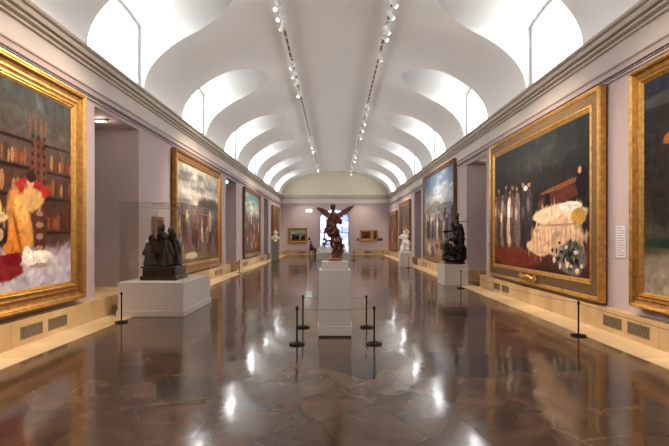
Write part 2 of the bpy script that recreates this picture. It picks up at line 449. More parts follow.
# windows
wn_ = 7
for c in WC:
    for s in (-1, 1):
        wn_ += 1
        bm = bmesh.new(); ring = [(c-HW, 5.44)]
        for k in range(-12, 13):
            dy = HW*math.sin(PI/2*k/12); ring.append((c+dy, arch(dy, ZWA, ZWT)))
        ring.append((c+HW, 5.44))
        f = bm.faces.new([bm.verts.new((s*(XW+.04), y, z)) for y, z in ring])
        g = bmesh.ops.extrude_face_region(bm, geom=[f])
        for v in [e for e in g['geom'] if isinstance(e, bmesh.types.BMVert)]: v.co.x += s*.02
        w = struct('window_%d' % wn_, bm, M['window'])
        bm = bmesh.new()
        for (a, b_) in zip(ring, ring[1:]+ring[:1]):
            cy_, cz_ = c, 6.3
            def ins(p): return (cy_+(p[0]-cy_)*.90, cz_+(p[1]-cz_)*.90)
            q = [a, b_, ins(b_), ins(a)]
            X0, X1 = s*(XW-.0), s*(XW+.039)
            A = [bm.verts.new((X0, y, z)) for y, z in q]; B = [bm.verts.new((X1, y, z)) for y, z in q]
            bm.faces.new(A); bm.faces.new(B[::-1])
            for i in range(4): bm.faces.new((A[i], A[(i+1)%4], B[(i+1)%4], B[i]))
        obj('window_frame', bm, M['wframe'], w)

# ------------------------------------------------------------------ painted canvases (generic colour compositions)
def s2l(c): return tuple((x/255/12.92 if x/255 <= .04045 else ((x/255+.055)/1.055)**2.4) for x in c)
class Canvas:
    def __init__(s, w, h, seed, res=.024):
        s.w, s.h = w, h; s.nx = max(24, int(w/res)); s.ny = max(24, int(h/res)); s.rng = np.random.RandomState(seed)
        s.U, s.V = np.meshgrid(np.linspace(0, 1, s.nx+1), np.linspace(0, 1, s.ny+1)); s.A = np.zeros((s.ny+1, s.nx+1, 3))
    def noise(s, fx, fy, oct=4):
        out = np.zeros_like(s.U); amp = 1; tot = 0
        for o in range(oct):
            gx, gy = int(fx*2**o)+2, int(fy*2**o)+2
            g = s.rng.rand(gy+1, gx+1)
            x = s.U*(gx-1); y = s.V*(gy-1); xi = x.astype(int); yi = y.astype(int); fx_ = x-xi; fy_ = y-yi
            fx_ = fx_*fx_*(3-2*fx_); fy_ = fy_*fy_*(3-2*fy_)
            out += amp*((g[yi, xi]*(1-fx_)+g[yi, xi+1]*fx_)*(1-fy_)+(g[yi+1, xi]*(1-fx_)+g[yi+1, xi+1]*fx_)*fy_)
            tot += amp; amp *= .55
        return out/tot
    def grad(s, stops, fx=4, fy=4, amt=.12):
        v = np.clip(s.V+(s.noise(fx, fy)-.5)*amt*2, 0, 1)
        ps = [p for p, c in stops]
        for k in range(3): s.A[..., k] = np.interp(v, ps, [s2l(c)[k] for p, c in stops])
        s.A *= (.75+.5*s.noise(fx*4, fy*4))[..., None]; s.strokes(int(60*s.w*s.h), .16)
    def mix(s, m, col):
        c = np.array(s2l(col)); m = np.clip(m, 0, 1)[..., None]; s.A = s.A*(1-m)+c*m
    def blob(s, u, v, ru, rv, col, ang=0, soft=.12, rough=.6, var=.35, alpha=1):
        n = s.noise(max(2, 1/ru), max(2, 1/rv), 4)
        asp = s.w/s.h
        du = (s.U-u)*asp; dv = s.V-v; ca, sa = math.cos(ang), math.sin(ang)
        d = np.sqrt(((du*ca+dv*sa)/(ru*asp))**2+((-du*sa+dv*ca)/rv)**2)+(n-.5)*rough
        m = np.clip((1-d)/soft, 0, 1)*alpha
        tone = (1-var)+2*var*s.noise(max(4, 2/ru), max(4, 2/rv), 3)
        c = np.array(s2l(col)); s.A = s.A*(1-m[..., None])+(c*tone[..., None])*m[..., None]
        k = int(min(90, 12+ru*asp*s.h*rv*s.h*120))
        for _ in range(k):
            t = s.rng.uniform(0, 2*PI); r = math.sqrt(s.rng.rand())*.95
            x, y = r*math.cos(t)*ru*asp, r*math.sin(t)*rv
            x, y = x*ca-y*sa, x*sa+y*ca
            f = s.rng.choice([.5, .7, .92, 1.05, 1.18]) if var > .2 else s.rng.uniform(.75, 1.2)
            s.dab(u+x/asp, v+y, max(.012/s.w, min(.05, ru*.28)*s.rng.uniform(.4, 1)), max(.012/s.h, min(.035, rv*.22)*s.rng.uniform(.4, 1)), c*f*s.rng.uniform(.85, 1.15, 3), ang+s.rng.choice([.2, 1.3, 1.7])+s.rng.uniform(-.4, .4), .6*alpha)
    def dab(s, u, v, ru, rv, c, ang, alpha):
        asp = s.w/s.h; R_ = max(ru*asp, rv)
        i0, i1 = max(0, int((u-R_/asp)*s.nx)), min(s.nx+1, int((u+R_/asp)*s.nx)+2)
        j0, j1 = max(0, int((v-R_)*s.ny)), min(s.ny+1, int((v+R_)*s.ny)+2)
        if i1 <= i0 or j1 <= j0: return
        du = (s.U[j0:j1, i0:i1]-u)*asp; dv = s.V[j0:j1, i0:i1]-v; ca, sa = math.cos(ang), math.sin(ang)
        d = np.sqrt(((du*ca+dv*sa)/(ru*asp))**2+((-du*sa+dv*ca)/rv)**2)
        m = (np.clip((1-d)*2.2, 0, 1)*alpha)[..., None]
        s.A[j0:j1, i0:i1] = s.A[j0:j1, i0:i1]*(1-m)+c*m
    def strokes(s, k, size, amt=.3, v0=0, v1=1):
        for _ in range(k):
            u, v = s.rng.rand(), s.rng.uniform(v0, v1)
            c = s.A[int(v*s.ny), int(u*s.nx)]*s.rng.uniform(1-amt, 1+amt*1.3)*s.rng.uniform(.93, 1.07, 3)
            s.dab(u, v, size*s.rng.uniform(.4, 1.2)/s.w, size*s.rng.uniform(.15, .6)/s.h, c, s.rng.uniform(-1.5, 1.5), .7)
    def fig(s, u, v, h, col, head=(190, 150, 120), w=.32):
        """a loose upright dab with a smaller light dab above it"""
        a = s.h/s.w
        s.blob(u, v+h*.30, h*w*.55*a, h*.34, col, soft=.2, rough=.5)
        s.blob(u, v+h*.62, h*w*.42*a, h*.26, tuple(x*1.1 for x in col), soft=.2, rough=.4)
        s.blob(u+s.rng.uniform(-.3, .3)*h*a*w, v+h*s.rng.uniform(.5, .66), h*.05*a, h*.10, tuple(min(255, x*1.7+20) for x in col), rough=.6, alpha=.7)
        s.blob(u+s.rng.uniform(-.1, .1)*h*a*.3, v+h*.92, h*.055*a, h*.05, tuple(x*.85 for x in head), soft=.3, rough=.2, var=.1)
        s.blob(u, v+h*.955, h*.055*a, h*.03, (50, 38, 32), soft=.4, rough=.3)
    def build(s, name, parent, x0, z0, y):
        X, Z = x0+s.U*s.w, z0+s.V*s.h
        n = (s.nx+1)*(s.ny+1)
        vs = np.stack([X.ravel(), np.full(n, y), Z.ravel()], 1)
        i = np.arange(s.nx)[None, :]+np.arange(s.ny)[:, None]*(s.nx+1)
        fs = np.stack([i, i+1, i+s.nx+2, i+s.nx+1], -1).reshape(-1, 4)
        me = bpy.data.meshes.new(name); me.from_pydata(vs.tolist(), [], fs.tolist())
        ca = me.color_attributes.new('paint', 'FLOAT_COLOR', 'POINT')
        col = np.ones((n, 4), dtype=np.float32); col[:, :3] = np.clip(s.A.reshape(-1, 3), 0, 1)
        col[:, :3] = np.clip(col[:, :3]*1.05, 0, 1)**1.12
        ca.data.foreach_set('color', col.ravel())
        me.materials.append(M['paint'])
        o = bpy.data.objects.new(name, me); C.objects.link(o); o.parent = parent
        return o

def frame_ring(bm, w, h, z0, prof):
    """mitred frame of outer size w x h; prof is (inset, depth toward the room)"""
    rings = []
    for p, d in prof:
        rings.append([bm.verts.new(q) for q in ((-w/2+p, -d, z0+p), (w/2-p, -d, z0+p), (w/2-p, -d, z0+h-p), (-w/2+p, -d, z0+h-p))])
    for A, B in zip(rings, rings[1:]):
        for i in range(4): bm.faces.new((A[i], A[(i+1)%4], B[(i+1)%4], B[i]))

def painting(label, side, yc, w, z0, h, face, border, fn, seed, style='gold', res=.024, end_x=None):
    """side -1 left wall, +1 right wall, 0 end wall"""
    if side == 0: loc, rz = (end_x, YE-.01, 0), 0
    else: loc, rz = (side*(W-.045), yc, 0), (PI/2 if side < 0 else -PI/2)
    t = thing('framed_painting', label, 'painting', loc, rz)
    th = (W-.045-face) if side else face
    b = border
    mo, mp, mi = {'gold': ('gold', 'gold', 'gold_bright'), 'broad': ('gold_bright', 'gold_dark', 'gold_bright'), 'dark': ('gold_dark', 'gold', 'gold_dark'), 'plain': ('gold_bright', 'gold', 'gold_bright')}[style]
    bm = bmesh.new(); frame_ring(bm, w, h, z0, [(0, 0), (0, th*.78), (b*.02, th*.86), (b*.05, th), (b*.12, th*1.0), (b*.16, th*.93), (b*.2, th*.95), (b*.26, th*.84)])
    obj('outer_moulding', bm, M[mo], t)
    if style == 'broad': pr = [(b*.26, th*.84), (b*.72, th*.80)]
    else: pr = [(b*.26, th*.84), (b*.32, th*.70), (b*.45, th*.62), (b*.58, th*.66), (b*.62, th*.60), (b*.72, th*.56)]
    bm = bmesh.new(); frame_ring(bm, w, h, z0, pr); obj('frame_panel', bm, M[mp], t)
    e = pr[-1][1]
    bm = bmesh.new(); frame_ring(bm, w, h, z0, [(b*.72, e), (b*.75, e+th*.10), (b*.80, e+th*.12), (b*.86, e-th*.02), (b*.90, e), (b*.94, e-th*.12), (b, e-th*.16), (b, e-th*.3)])
    obj('inner_moulding', bm, M[mi], t)
    cv = Canvas(w-2*b, h-2*b, seed, res); fn(cv); cv.build('canvas', t, -w/2+b, z0+b, -(e-th*.2))
    # timber back and slim hanging battens reach the wall
    bobj('stretcher', (-w/2+b*.3, w/2-b*.3, -th*.35, .044 if side else .009, z0+b*.3, z0+h-b*.3), M['gold_dark'], t)
    return t

# compositions: only loose colour masses of the right hues
def comp_scholar(c):
    c.grad([(0, (176, 168, 176)), (.17, (170, 158, 164)), (.22, (96, 70, 62)), (.3, (74, 48, 38)), (.55, (78, 54, 42)), (.78, (84, 76, 70)), (1, (66, 72, 72))], 5, 3, .04)
    for v in (.28, .46, .60, .74):
        c.blob(.35, v, .75, .010, (44, 28, 22), rough=.1)
        if v < .7:
            u = .0
            while u < 1.0:
                w_ = c.rng.uniform(.010, .017); hh = c.rng.uniform(.030, .055); u += w_*2.1
                if c.rng.rand() < .82: c.blob(u, v+.012+hh, w_, hh, [(128, 80, 50), (96, 54, 38), (156, 116, 80), (70, 52, 44), (112, 62, 36)][c.rng.randint(5)], rough=.1)
    c.blob(.66, .62, .085, .17, (98, 62, 48), rough=.15)
    for k in range(7):
        for j in range(3): c.blob(.605+j*.055, .50+k*.045, .012, .014, (52, 32, 28), rough=.2)
    for j in range(4): c.blob(.585+j*.05, .83, .010, .05, (120, 82, 66), rough=.2)
    c.blob(.67, .30, .075, .14, (84, 52, 42), rough=.2)
    for k in range(4): c.blob(.67, .2+k*.06, .035, .016, (150, 116, 96), rough=.4)
    c.blob(.62, .50, .16, .05, (150, 44, 42), rough=.8)
    c.blob(.50, .33, .11, .17, (190, 136, 72), ang=.35, rough=.6); c.blob(.60, .45, .10, .07, (186, 150, 96), rough=.7)
    c.blob(.44, .22, .08, .09, (196, 124, 52), rough=.7); c.blob(.5, .4, .05, .08, (204, 160, 92), ang=.5, rough=.6); c.blob(.48, .26, .015, .12, (150, 84, 36), ang=.3, rough=.5)
    c.blob(.585, .535, .035, .035, (196, 148, 112), rough=.3); c.blob(.59, .56, .045, .03, (52, 34, 28), rough=.5)
    c.blob(.27, .42, .10, .045, (216, 176, 104), ang=-.5, rough=.3); c.blob(.30, .35, .10, .03, (196, 170, 126), rough=.5)
    c.blob(.33, .26, .07, .05, (56, 36, 30), rough=.5); c.blob(.34, .27, .03, .03, (176, 150, 120), rough=.5)
    c.blob(.34, .11, .18, .065, (128, 40, 44), rough=1.0); c.blob(.44, .15, .08, .04, (112, 24, 32), rough=.9)
    c.blob(.66, .145, .13, .045, (224, 212, 196), rough=.6); c.blob(.56, .17, .05, .045, (228, 216, 202), rough=.5); c.blob(.66, .11, .09, .012, (150, 134, 128), rough=.6)
def comp_bier(c):
    c.grad([(0, (64, 46, 40)), (.14, (92, 50, 38)), (.25, (66, 42, 36)), (.36, (40, 32, 30)), (.6, (42, 38, 36)), (1, (56, 60, 62))], 5, 4, .05)
    c.blob(.60, .84, .35, .10, (72, 74, 72), rough=.7, soft=.9, alpha=.5)
    c.blob(.24, .09, .30, .09, (128, 64, 46), rough=.5); c.blob(.45, .07, .14, .05, (112, 56, 42), rough=.6)
    for u, h, col in ((.02, .50, (92, 72, 58)), (.07, .56, (58, 46, 44)), (.12, .50, (112, 90, 74)), (.17, .58, (48, 42, 44)), (.22, .52, (150, 130, 110)), (.27, .56, (62, 50, 46)), (.33, .54, (84, 70, 64)), (.41, .56, (34, 30, 34)), (.47, .55, (42, 36, 38))):
        c.fig(u, .16, h, tuple(min(255, x*1.35+8) for x in col), (190, 150, 120), .26)
    c.blob(.43, .64, .025, .02, (216, 206, 196), rough=.4)
    c.blob(.80, .60, .22, .018, (128, 84, 56), ang=.10, rough=.2); c.blob(.78, .53, .22, .05, (98, 54, 42), ang=.10, rough=.2); c.blob(.66, .5, .03, .07, (36, 28, 28), rough=.3)
    c.blob(.95, .60, .05, .10, (34, 28, 30), rough=.4); c.blob(.93, .67, .014, .022, (205, 160, 130), rough=.2)
    c.blob(.75, .40, .24, .075, (222, 196, 168), rough=.4); c.blob(.86, .45, .10, .035, (236, 220, 204), rough=.5)
    c.blob(.74, .25, .25, .13, (212, 180, 150), rough=.5); c.blob(.58, .18, .14, .07, (204, 172, 142), rough=.7)
    for k in range(12): c.blob(.52+k*.038, .24+c.rng.uniform(-.05, .05), .006, .09, (168, 132, 106), ang=c.rng.uniform(-.2, .3), rough=.3, alpha=.6)
    c.blob(.74, .335, .22, .005, (168, 134, 108), rough=.3)
    c.blob(.92, .38, .06, .06, (184, 148, 76), rough=.3)
    c.blob(.86, .11, .13, .11, (120, 108, 100), rough=1.0)
    for k in range(46):
        c.blob(.86+c.rng.normal()*.06, .12+c.rng.normal()*.055, c.rng.uniform(.008, .02), c.rng.uniform(.01, .025), [(206, 196, 184), (34, 30, 34), (66, 84, 62), (222, 210, 190), (48, 40, 44)][c.rng.randint(5)], rough=.5)
def comp_dark(c):
    c.grad([(0, (150, 138, 120)), (.15, (140, 126, 110)), (.2, (82, 74, 58)), (.35, (62, 60, 50)), (.6, (44, 40, 40)), (1, (46, 50, 58))], 4, 6, .06)
    c.blob(.12, .60, .10, .30, (52, 44, 42), rough=.3); c.blob(.22, .72, .1, .03, (150, 96, 60), ang=.2, rough=.4)
    c.blob(.14, .24, .14, .025, (46, 60, 52), rough=.8); c.blob(.3, .23, .1, .04, (34, 44, 44), rough=.8)
    c.blob(.5, .36, .3, .1, (74, 84, 62), rough=.6); c.blob(.7, .3, .15, .14, (120, 50, 40), rough=.6)
    c.blob(.2, .9, .4, .03, (90, 86, 84), rough=.8, alpha=.5)
def comp_crowd(c):
    c.grad([(0, (104, 84, 66)), (.16, (112, 92, 72)), (.4, (80, 62, 54)), (.52, (120, 110, 108)), (.7, (186, 182, 176)), (.85, (136, 134, 134)), (1, (182, 178, 168))], 4, 4, .12)
    for k in range(16): c.blob(c.rng.uniform(0, 1), c.rng.uniform(.62, .98), c.rng.uniform(.06, .16), c.rng.uniform(.02, .05), [(222, 216, 204), (112, 106, 106), (170, 160, 150), (86, 82, 86)][c.rng.randint(4)], rough=1.0, soft=.7, alpha=.6)
    c.blob(.72, .62, .30, .12, (62, 58, 52), rough=.9, soft=.5, alpha=.8)
    for i in range(44):
        u = c.rng.uniform(.02, .98); v = c.rng.uniform(.04, .34)
        c.fig(u, v, c.rng.uniform(.16, .30), [(50, 36, 32), (92, 48, 40), (44, 42, 50), (142, 118, 92), (104, 40, 34), (92, 90, 88), (170, 150, 124)][c.rng.randint(7)], (204, 168, 138), .42)
    c.blob(.62, .62, .008, .30, (48, 44, 36), rough=.1, ang=.06); c.blob(.28, .07, .14, .04, (196, 182, 160), rough=.9)
def comp_banners(c):
    c.grad([(0, (86, 62, 44)), (.15, (112, 80, 52)), (.4, (70, 48, 42)), (.60, (96, 84, 80)), (.74, (150, 156, 146)), (.88, (108, 136, 138)), (1, (78, 106, 116))], 4, 5, .12)
    for k in range(12): c.blob(c.rng.uniform(0, 1), c.rng.uniform(.68, .96), c.rng.uniform(.08, .18), c.rng.uniform(.02, .05), [(206, 200, 176), (70, 110, 126), (170, 160, 138)][c.rng.randint(3)], rough=1.0, soft=.7, alpha=.6)
    for i in range(60):
        u = c.rng.uniform(.03, .97); v = c.rng.uniform(.06, .56)
        c.fig(u, v, c.rng.uniform(.09, .17), [(84, 40, 34), (146, 90, 52), (44, 36, 46), (196, 170, 134), (70, 74, 92), (156, 60, 44), (40, 30, 30)][c.rng.randint(7)], (214, 182, 146), .45)
    for u in (.24, .36, .47, .58, .7): c.blob(u, c.rng.uniform(.58, .68), .006, .14, (70, 50, 40), rough=.1, ang=c.rng.uniform(-.1, .1))
    for k in range(4): c.blob(.68+c.rng.normal()*.07, .12+c.rng.normal()*.03, .04, .025, [(176, 104, 56), (146, 76, 42), (190, 140, 90)][c.rng.randint(3)], rough=.8)
def comp_group(c):
    c.grad([(0, (128, 102, 82)), (.12, (150, 126, 102)), (.28, (104, 90, 84)), (.5, (110, 116, 124)), (.7, (156, 164, 170)), (.86, (120, 140, 164)), (1, (98, 126, 158))], 4, 4, .12)
    for k in range(14): c.blob(c.rng.uniform(0, 1), c.rng.uniform(.66, .98), c.rng.uniform(.08, .2), c.rng.uniform(.015, .04), [(196, 200, 204), (104, 130, 160), (176, 184, 190)][c.rng.randint(3)], rough=1.0, soft=.8, alpha=.6)
    c.blob(.35, .60, .28, .06, (122, 120, 116), rough=.5, ang=.1); c.blob(.75, .58, .3, .05, (98, 102, 106), rough=.5)
    for r in range(2):
        for i in range(15):
            u = .08+i*.062+c.rng.uniform(-.015, .015); v = .30-r*.08+c.rng.uniform(-.025, .025)
            c.fig(u, v, c.rng.uniform(.24, .31), [(48, 44, 56), (92, 80, 92), (34, 32, 40), (112, 94, 78), (70, 64, 66), (150, 136, 120)][c.rng.randint(6)], (224, 194, 166), .46)
    for k in range(10): c.blob(.3+c.rng.normal()*.16, .10+c.rng.normal()*.04, .05, .04, [(202, 174, 140), (150, 126, 104), (84, 66, 60)][c.rng.randint(3)], rough=.8)
    c.blob(.74, .14, .18, .05, (64, 52, 50), rough=.8)
def comp_portrait(c):
    c.grad([(0, (110, 84, 62)), (.3, (90, 64, 50)), (.6, (84, 66, 56)), (1, (98, 92, 82))], 3, 5, .1)
    c.fig(.42, .1, .66, (130, 84, 56), (212, 178, 146), .5); c.fig(.68, .12, .5, (150, 116, 92), (206, 170, 140), .5); c.blob(.3, .12, .22, .07, (160, 120, 84), rough=.6)
def comp_red(c):
    c.grad([(0, (150, 112, 92)), (.2, (140, 96, 80)), (.5, (118, 78, 70)), (.8, (120, 92, 82)), (1, (96, 84, 76))], 3, 5, .1)
    for u, h in ((.2, .4), (.4, .5), (.6, .44), (.8, .5)): c.fig(u, .12, h, [(160, 96, 84), (110, 60, 52), (180, 150, 130)][c.rng.randint(3)], (214, 180, 150), .5)
def comp_small(c):
    c.grad([(0, (120, 96, 60)), (.25, (96, 80, 60)), (.5, (60, 66, 74)), (.7, (150, 156, 140)), (1, (110, 130, 140))], 4, 3, .08)
    for i in range(9): c.fig(.1+i*.1, .12, c.rng.uniform(.38, .55), [(28, 30, 36), (60, 44, 36), (150, 140, 120)][c.rng.randint(3)], (190, 160, 130), .6)
def comp_tiny(c):
    c.grad([(0, (170, 140, 90)), (.4, (120, 72, 50)), (1, (88, 60, 48))], 3, 3, .1)
    for i in range(4): c.fig(.16+i*.22, .15, .5, [(50, 28, 26), (120, 50, 38), (70, 48, 40)][c.rng.randint(3)], (190, 150, 110), .8)

def wallpaint(label, side, ya, yb, z0, z1, face, border, fn, seed, style='gold', res=.03):
    return painting(label, side, (ya+yb)/2, yb-ya, z0, z1-z0, face, border, fn, seed, style, res)
wallpaint('huge gilt framed painting of golden robed figure by bookshelves, nearest on left wall', -1, 5.55, 9.04, .505, 4.41, 4.78, .36, comp_scholar, 1, 'plain', .018)
wallpaint('large gilt framed smoky crowd scene on left wall behind the glass case', -1, 14.25, 20.0, .47, 4.40, 4.82, .33, comp_crowd, 2, 'gold', .022)
wallpaint('large thin framed crowd painting with turquoise sky on left wall', -1, 25.3, 30.6, .52, 4.38, 4.84, .20, comp_banners, 3, 'dark', .026)
wallpaint('farthest dark gold framed painting on left wall, behind the white bust', -1, 36.7, 41.0, .50, 4.15, 4.84, .28, comp_portrait, 4, 'gold', .05)
wallpaint('dark painting in ribbed gilt frame cut by right edge, nearest on right wall', 1, 3.9, 7.68, .555, 4.355, 4.80, .25, comp_dark, 5, 'plain', .018)
T = wallpaint('huge broad gilt framed painting of white draped bier with mourners on right wall', 1, 8.57, 14.68, .473, 4.475, 4.82, .40, comp_bier, 6, 'broad', .02)
wallpaint('tall thin framed painting of standing group under blue sky behind black bronze', 1, 19.2, 25.9, .47, 4.90, 4.84, .17, comp_group, 7, 'dark', .026)
wallpaint('dark gold framed painting on right wall behind the white marble figure', 1, 30.7, 35.6, .52, 4.13, 4.84, .26, comp_portrait, 8, 'gold', .05)
wallpaint('reddish gold framed painting on right wall nearest the far corner', 1, 37.3, 42.4, .47, 3.75, 4.84, .26, comp_red, 9, 'gold', .05)
# carved cartouche on the broad frame
bm = bmesh.new()
for i in range(-4, 5):
    a = 1-abs(i)/6
    m4 = Matrix.Translation((i*.075, -.20, .655)) @ Matrix.Diagonal((.06, .03, .085*a+.02, 1))
    bmesh.ops.create_icosphere(bm, subdivisions=2, radius=1, matrix=m4)
for sx in (-1, 1):
    for r in (.05, .09):
        for k in range(14):
            t = k/14*2*PI*.8
            m4 = Matrix.Translation((sx*(.40+r*math.cos(t)), -.195, .655+r*math.sin(t))) @ Matrix.Diagonal((.022, .022, .022, 1))
            bmesh.ops.create_icosphere(bm, subdivisions=1, radius=1, matrix=m4)
obj('cartouche', bm, M['gold_bright'], T, smooth=True)
bobj('nameplate', (-.2, .2, -.232, -.17, .64, .69), M['gold_dark'], T, bevel=.01)
# far wall pictures
def endx(x): return (x-CX)*YE/F
def endz(y): return H+(CY-y)*YE/F
painting('small landscape format painting in gilt frame on far wall, left of opening', 0, 0, endx(307)-endx(288.6), endz(243), endz(228)-endz(243), .09, .17, comp_small, 10, 'plain', .03, end_x=(endx(307)+endx(288.6))/2)
painting('small gilt framed brown picture on far wall, right of opening', 0, 0, endx(371.5)-endx(360.2), endz(241.2), endz(230.2)-endz(241.2), .08, .15, comp_tiny, 11, 'plain', .03, end_x=(endx(371.5)+endx(360.2))/2)
painting('narrow upright gilt framed picture on far wall near right corner', 0, 0, endx(377.2)-endx(372.8), endz(241), endz(230)-endz(241), .08, .1, comp_tiny, 12, 'plain', .03, end_x=(endx(377.2)+endx(372.8))/2)
t = painting('small dark gilt framed picture on left wall, seen through the glass case', -1, 13.1, .66, 1.62, .62, 4.90, .09, comp_tiny, 13, 'dark', .03)

# ------------------------------------------------------------------ sculpture helper: overlapping solids fused into one skin
def fused(name, prims, m, parent, voxel=.02, smooth_it=3, disp=.006, freq=18, stretch=.45, seed=0):
    """prims: (p0, p1, r0, r1) tapered limbs or (c, (rx,ry,rz)) ellipsoids"""
    bm = bmesh.new()
    for p in prims:
        if len(p) == 4:
            p0, p1 = Vector(p[0]), Vector(p[1]); L_ = (p1-p0).length; r0, r1 = p[2], p[3]
            n = max(2, int(L_/(min(r0, r1)*.45))+1)
            for i in range(n+1):
                t = i/n
                bmesh.ops.create_icosphere(bm, subdivisions=2, radius=r0+(r1-r0)*t, matrix=Matrix.Translation(p0.lerp(p1, t)))
        else:
            bmesh.ops.create_icosphere(bm, subdivisions=2, radius=1, matrix=Matrix.Translation(p[0]) @ Matrix.Diagonal((*p[1], 1)))
    me = bpy.data.meshes.new('tmp'); bm.to_mesh(me); bm.free()
    o = bpy.data.objects.new('tmp', me); C.objects.link(o)
    r = o.modifiers.new('r', 'REMESH'); r.mode = 'VOXEL'; r.voxel_size = voxel
    s = o.modifiers.new('s', 'SMOOTH'); s.iterations = smooth_it; s.factor = .5
    dg = bpy.context.evaluated_depsgraph_get(); dg.update()
    me2 = bpy.data.meshes.new_from_object(o.evaluated_get(dg)); me2.name = name
    bpy.data.objects.remove(o)
    off = Vector((seed*3.1, seed*1.7, seed*.9))
    nrm = [v.normal.copy() for v in me2.vertices]
    for v, nn in zip(me2.vertices, nrm):
        q = Vector((v.co.x*freq, v.co.y*freq, v.co.z*freq*stretch))+off
        v.co += nn*disp*(mnoise.noise(q)*1.6+mnoise.noise(q*2.3)*.8)
    for p in me2.polygons: p.use_smooth = True
    me2.materials.clear(); me2.materials.append(m)
    o = bpy.data.objects.new(name, me2); C.objects.link(o); o.parent = parent
    return o

def human(pel, lean=(0, 0, 0), h=.9, arms=None, legs=None, head=None, face=(0, -1, 0)):
    """tapered limbs of a small figure; pel pelvis point; h standing height"""
    P = Vector(pel); u = h; up = (Vector((0, 0, 1))+Vector(lean)).normalized()
    side = Vector(face).normalized().cross(Vector((0, 0, 1))).normalized()*-1
    chest = P+up*u*.24; neck = P+up*u*.32; hd = neck+up*u*.085 if head is None else Vector(head)
    out = [(P, chest, u*.075, u*.085), (chest, neck, u*.08, u*.03), (neck, hd, u*.03, u*.045), (hd, (u*.047, u*.055, u*.065))]
    for sg, a in zip((-1, 1), arms or ((.1, -.05, -.3), (.1, -.05, -.3))):
        sh = chest+up*u*.05+side*sg*u*.10
        el = sh+Vector(a[0]) if isinstance(a[0], (tuple, list)) else sh+Vector((0, 0, -u*.17))+side*sg*u*.03
        ha = el+Vector(a[1]) if isinstance(a[0], (tuple, list)) else el+Vector((0, 0, -u*.15))+Vector(face)*u*.05
        out += [(sh, el, u*.035, u*.027), (el, ha, u*.027, u*.018), (ha, (u*.022, u*.022, u*.028))]
    for sg, l in zip((-1, 1), legs or (None, None)):
        hp = P+side*sg*u*.045
        kn = hp+Vector(l[0]) if l else hp+Vector((0, 0, -u*.25))
        an = kn+Vector(l[1]) if l else kn+Vector((0, 0, -u*.24))
        out += [(hp, kn, u*.06, u*.042), (kn, an, u*.04, u*.025), (an, an+Vector(face)*u*.07, u*.025, u*.018)]
    return out

# ------------------------------------------------------------------ winged bronze on the central pedestal
PY = 8.13
ped = thing('sculpture_pedestal', 'tall white painted pedestal in the centre of the hall, under the winged bronze', 'pedestal', (0, PY, 0))
bobj('base', (-.27, .27, -.26, .26, .0, .03), M['dark'], ped)  # recessed foot coloured dark for the shadow gap under the skirting
bobj('skirting', (-.29, .29, -.285, .285, .03, .19), M['plinth'], ped, bevel=.004)
bobj('body', (-.27, .27, -.27, .27, .19, 1.13), M['plinth'], ped, bevel=.004)
bobj('top_block', (-.225, .225, -.215, .215, 1.13, 1.265), M['plinth'], ped, bevel=.004)
K = .00272
def zp(x, y, d=0): return Vector(((x-223)*K, d, (395-y)*K))
an = thing('winged_bronze_statue', 'reddish bronze winged figure with spread wings on the central pedestal', 'statue', (0, PY, 1.265))
bm = bmesh.new(); lathe(bm, [(.125, 0), (.13, .01), (.12, .03), (.125, .045), (.115, .055)], 32); obj('base', bm, M['redmarble'], an, smooth=True)
pr = [
 (zp(209, 48), (.047, .052, .058)), (zp(209, 60), zp(211, 92), .030, .034),                        # head, neck
 (zp(212, 100), zp(212, 135), .058, .066), (zp(192, 105), zp(234, 105), .036, .036), (zp(212, 135), zp(210, 180), .062, .070),   # torso
 (zp(210, 180), zp(200, 225), .068, .052), (zp(215, 185), zp(238, 205), .058, .045), (zp(238, 205), zp(212, 240), .042, .036),    # thighs
 (zp(200, 225), zp(222, 270), .046, .040), (zp(222, 270), zp(230, 365), .052, .060),
 (zp(192, 105), zp(176, 160, .02), .034, .028), (zp(176, 160, .02), zp(157, 215, -.02), .027, .018), (zp(157, 215, -.02), zp(154, 262, -.03), .014, .012),   # left arm
 (zp(154, 285, -.03), (.040, .034, .030)), (zp(154, 240, -.03), zp(168, 268, -.03), .010, .012), (zp(168, 268), zp(186, 262), .014, .02),
 (zp(234, 105), zp(252, 140, -.03), .034, .028), (zp(252, 140, -.03), zp(232, 160, -.07), .026, .018),      # right arm
 (zp(240, 250), zp(268, 292), .038, .032), (zp(268, 292), (.032, .05, .034)), (zp(205, 285), zp(196, 268, -.04), .034, .024),
 (zp(245, 235), zp(262, 262, -.04), .034, .024), (zp(218, 300, -.05), (.05, .05, .05)), (zp(248, 320), (.045, .06, .055)), (zp(214, 345), (.045, .05, .05)),
 (zp(186, 120), zp(178, 205, .02), .034, .04), (zp(178, 205, .02), zp(190, 232), .038, .03), (zp(246, 118), zp(257, 150), .034, .03), (zp(222, 215), (.085, .07, .06)), (zp(236, 270), (.075, .08, .07)), (zp(200, 262), zp(212, 300), .03, .045), (zp(255, 300), zp(262, 330), .045, .04),
 (zp(236, 372), (.085, .085, .045)), (zp(240, 345, .04), zp(272, 330, .03), .03, .022), (zp(262, 345), zp(250, 378), .03, .04),
]
fused('figure', pr, M['bronze_red'], an, .008, 1, .012, 30, .6, 1)
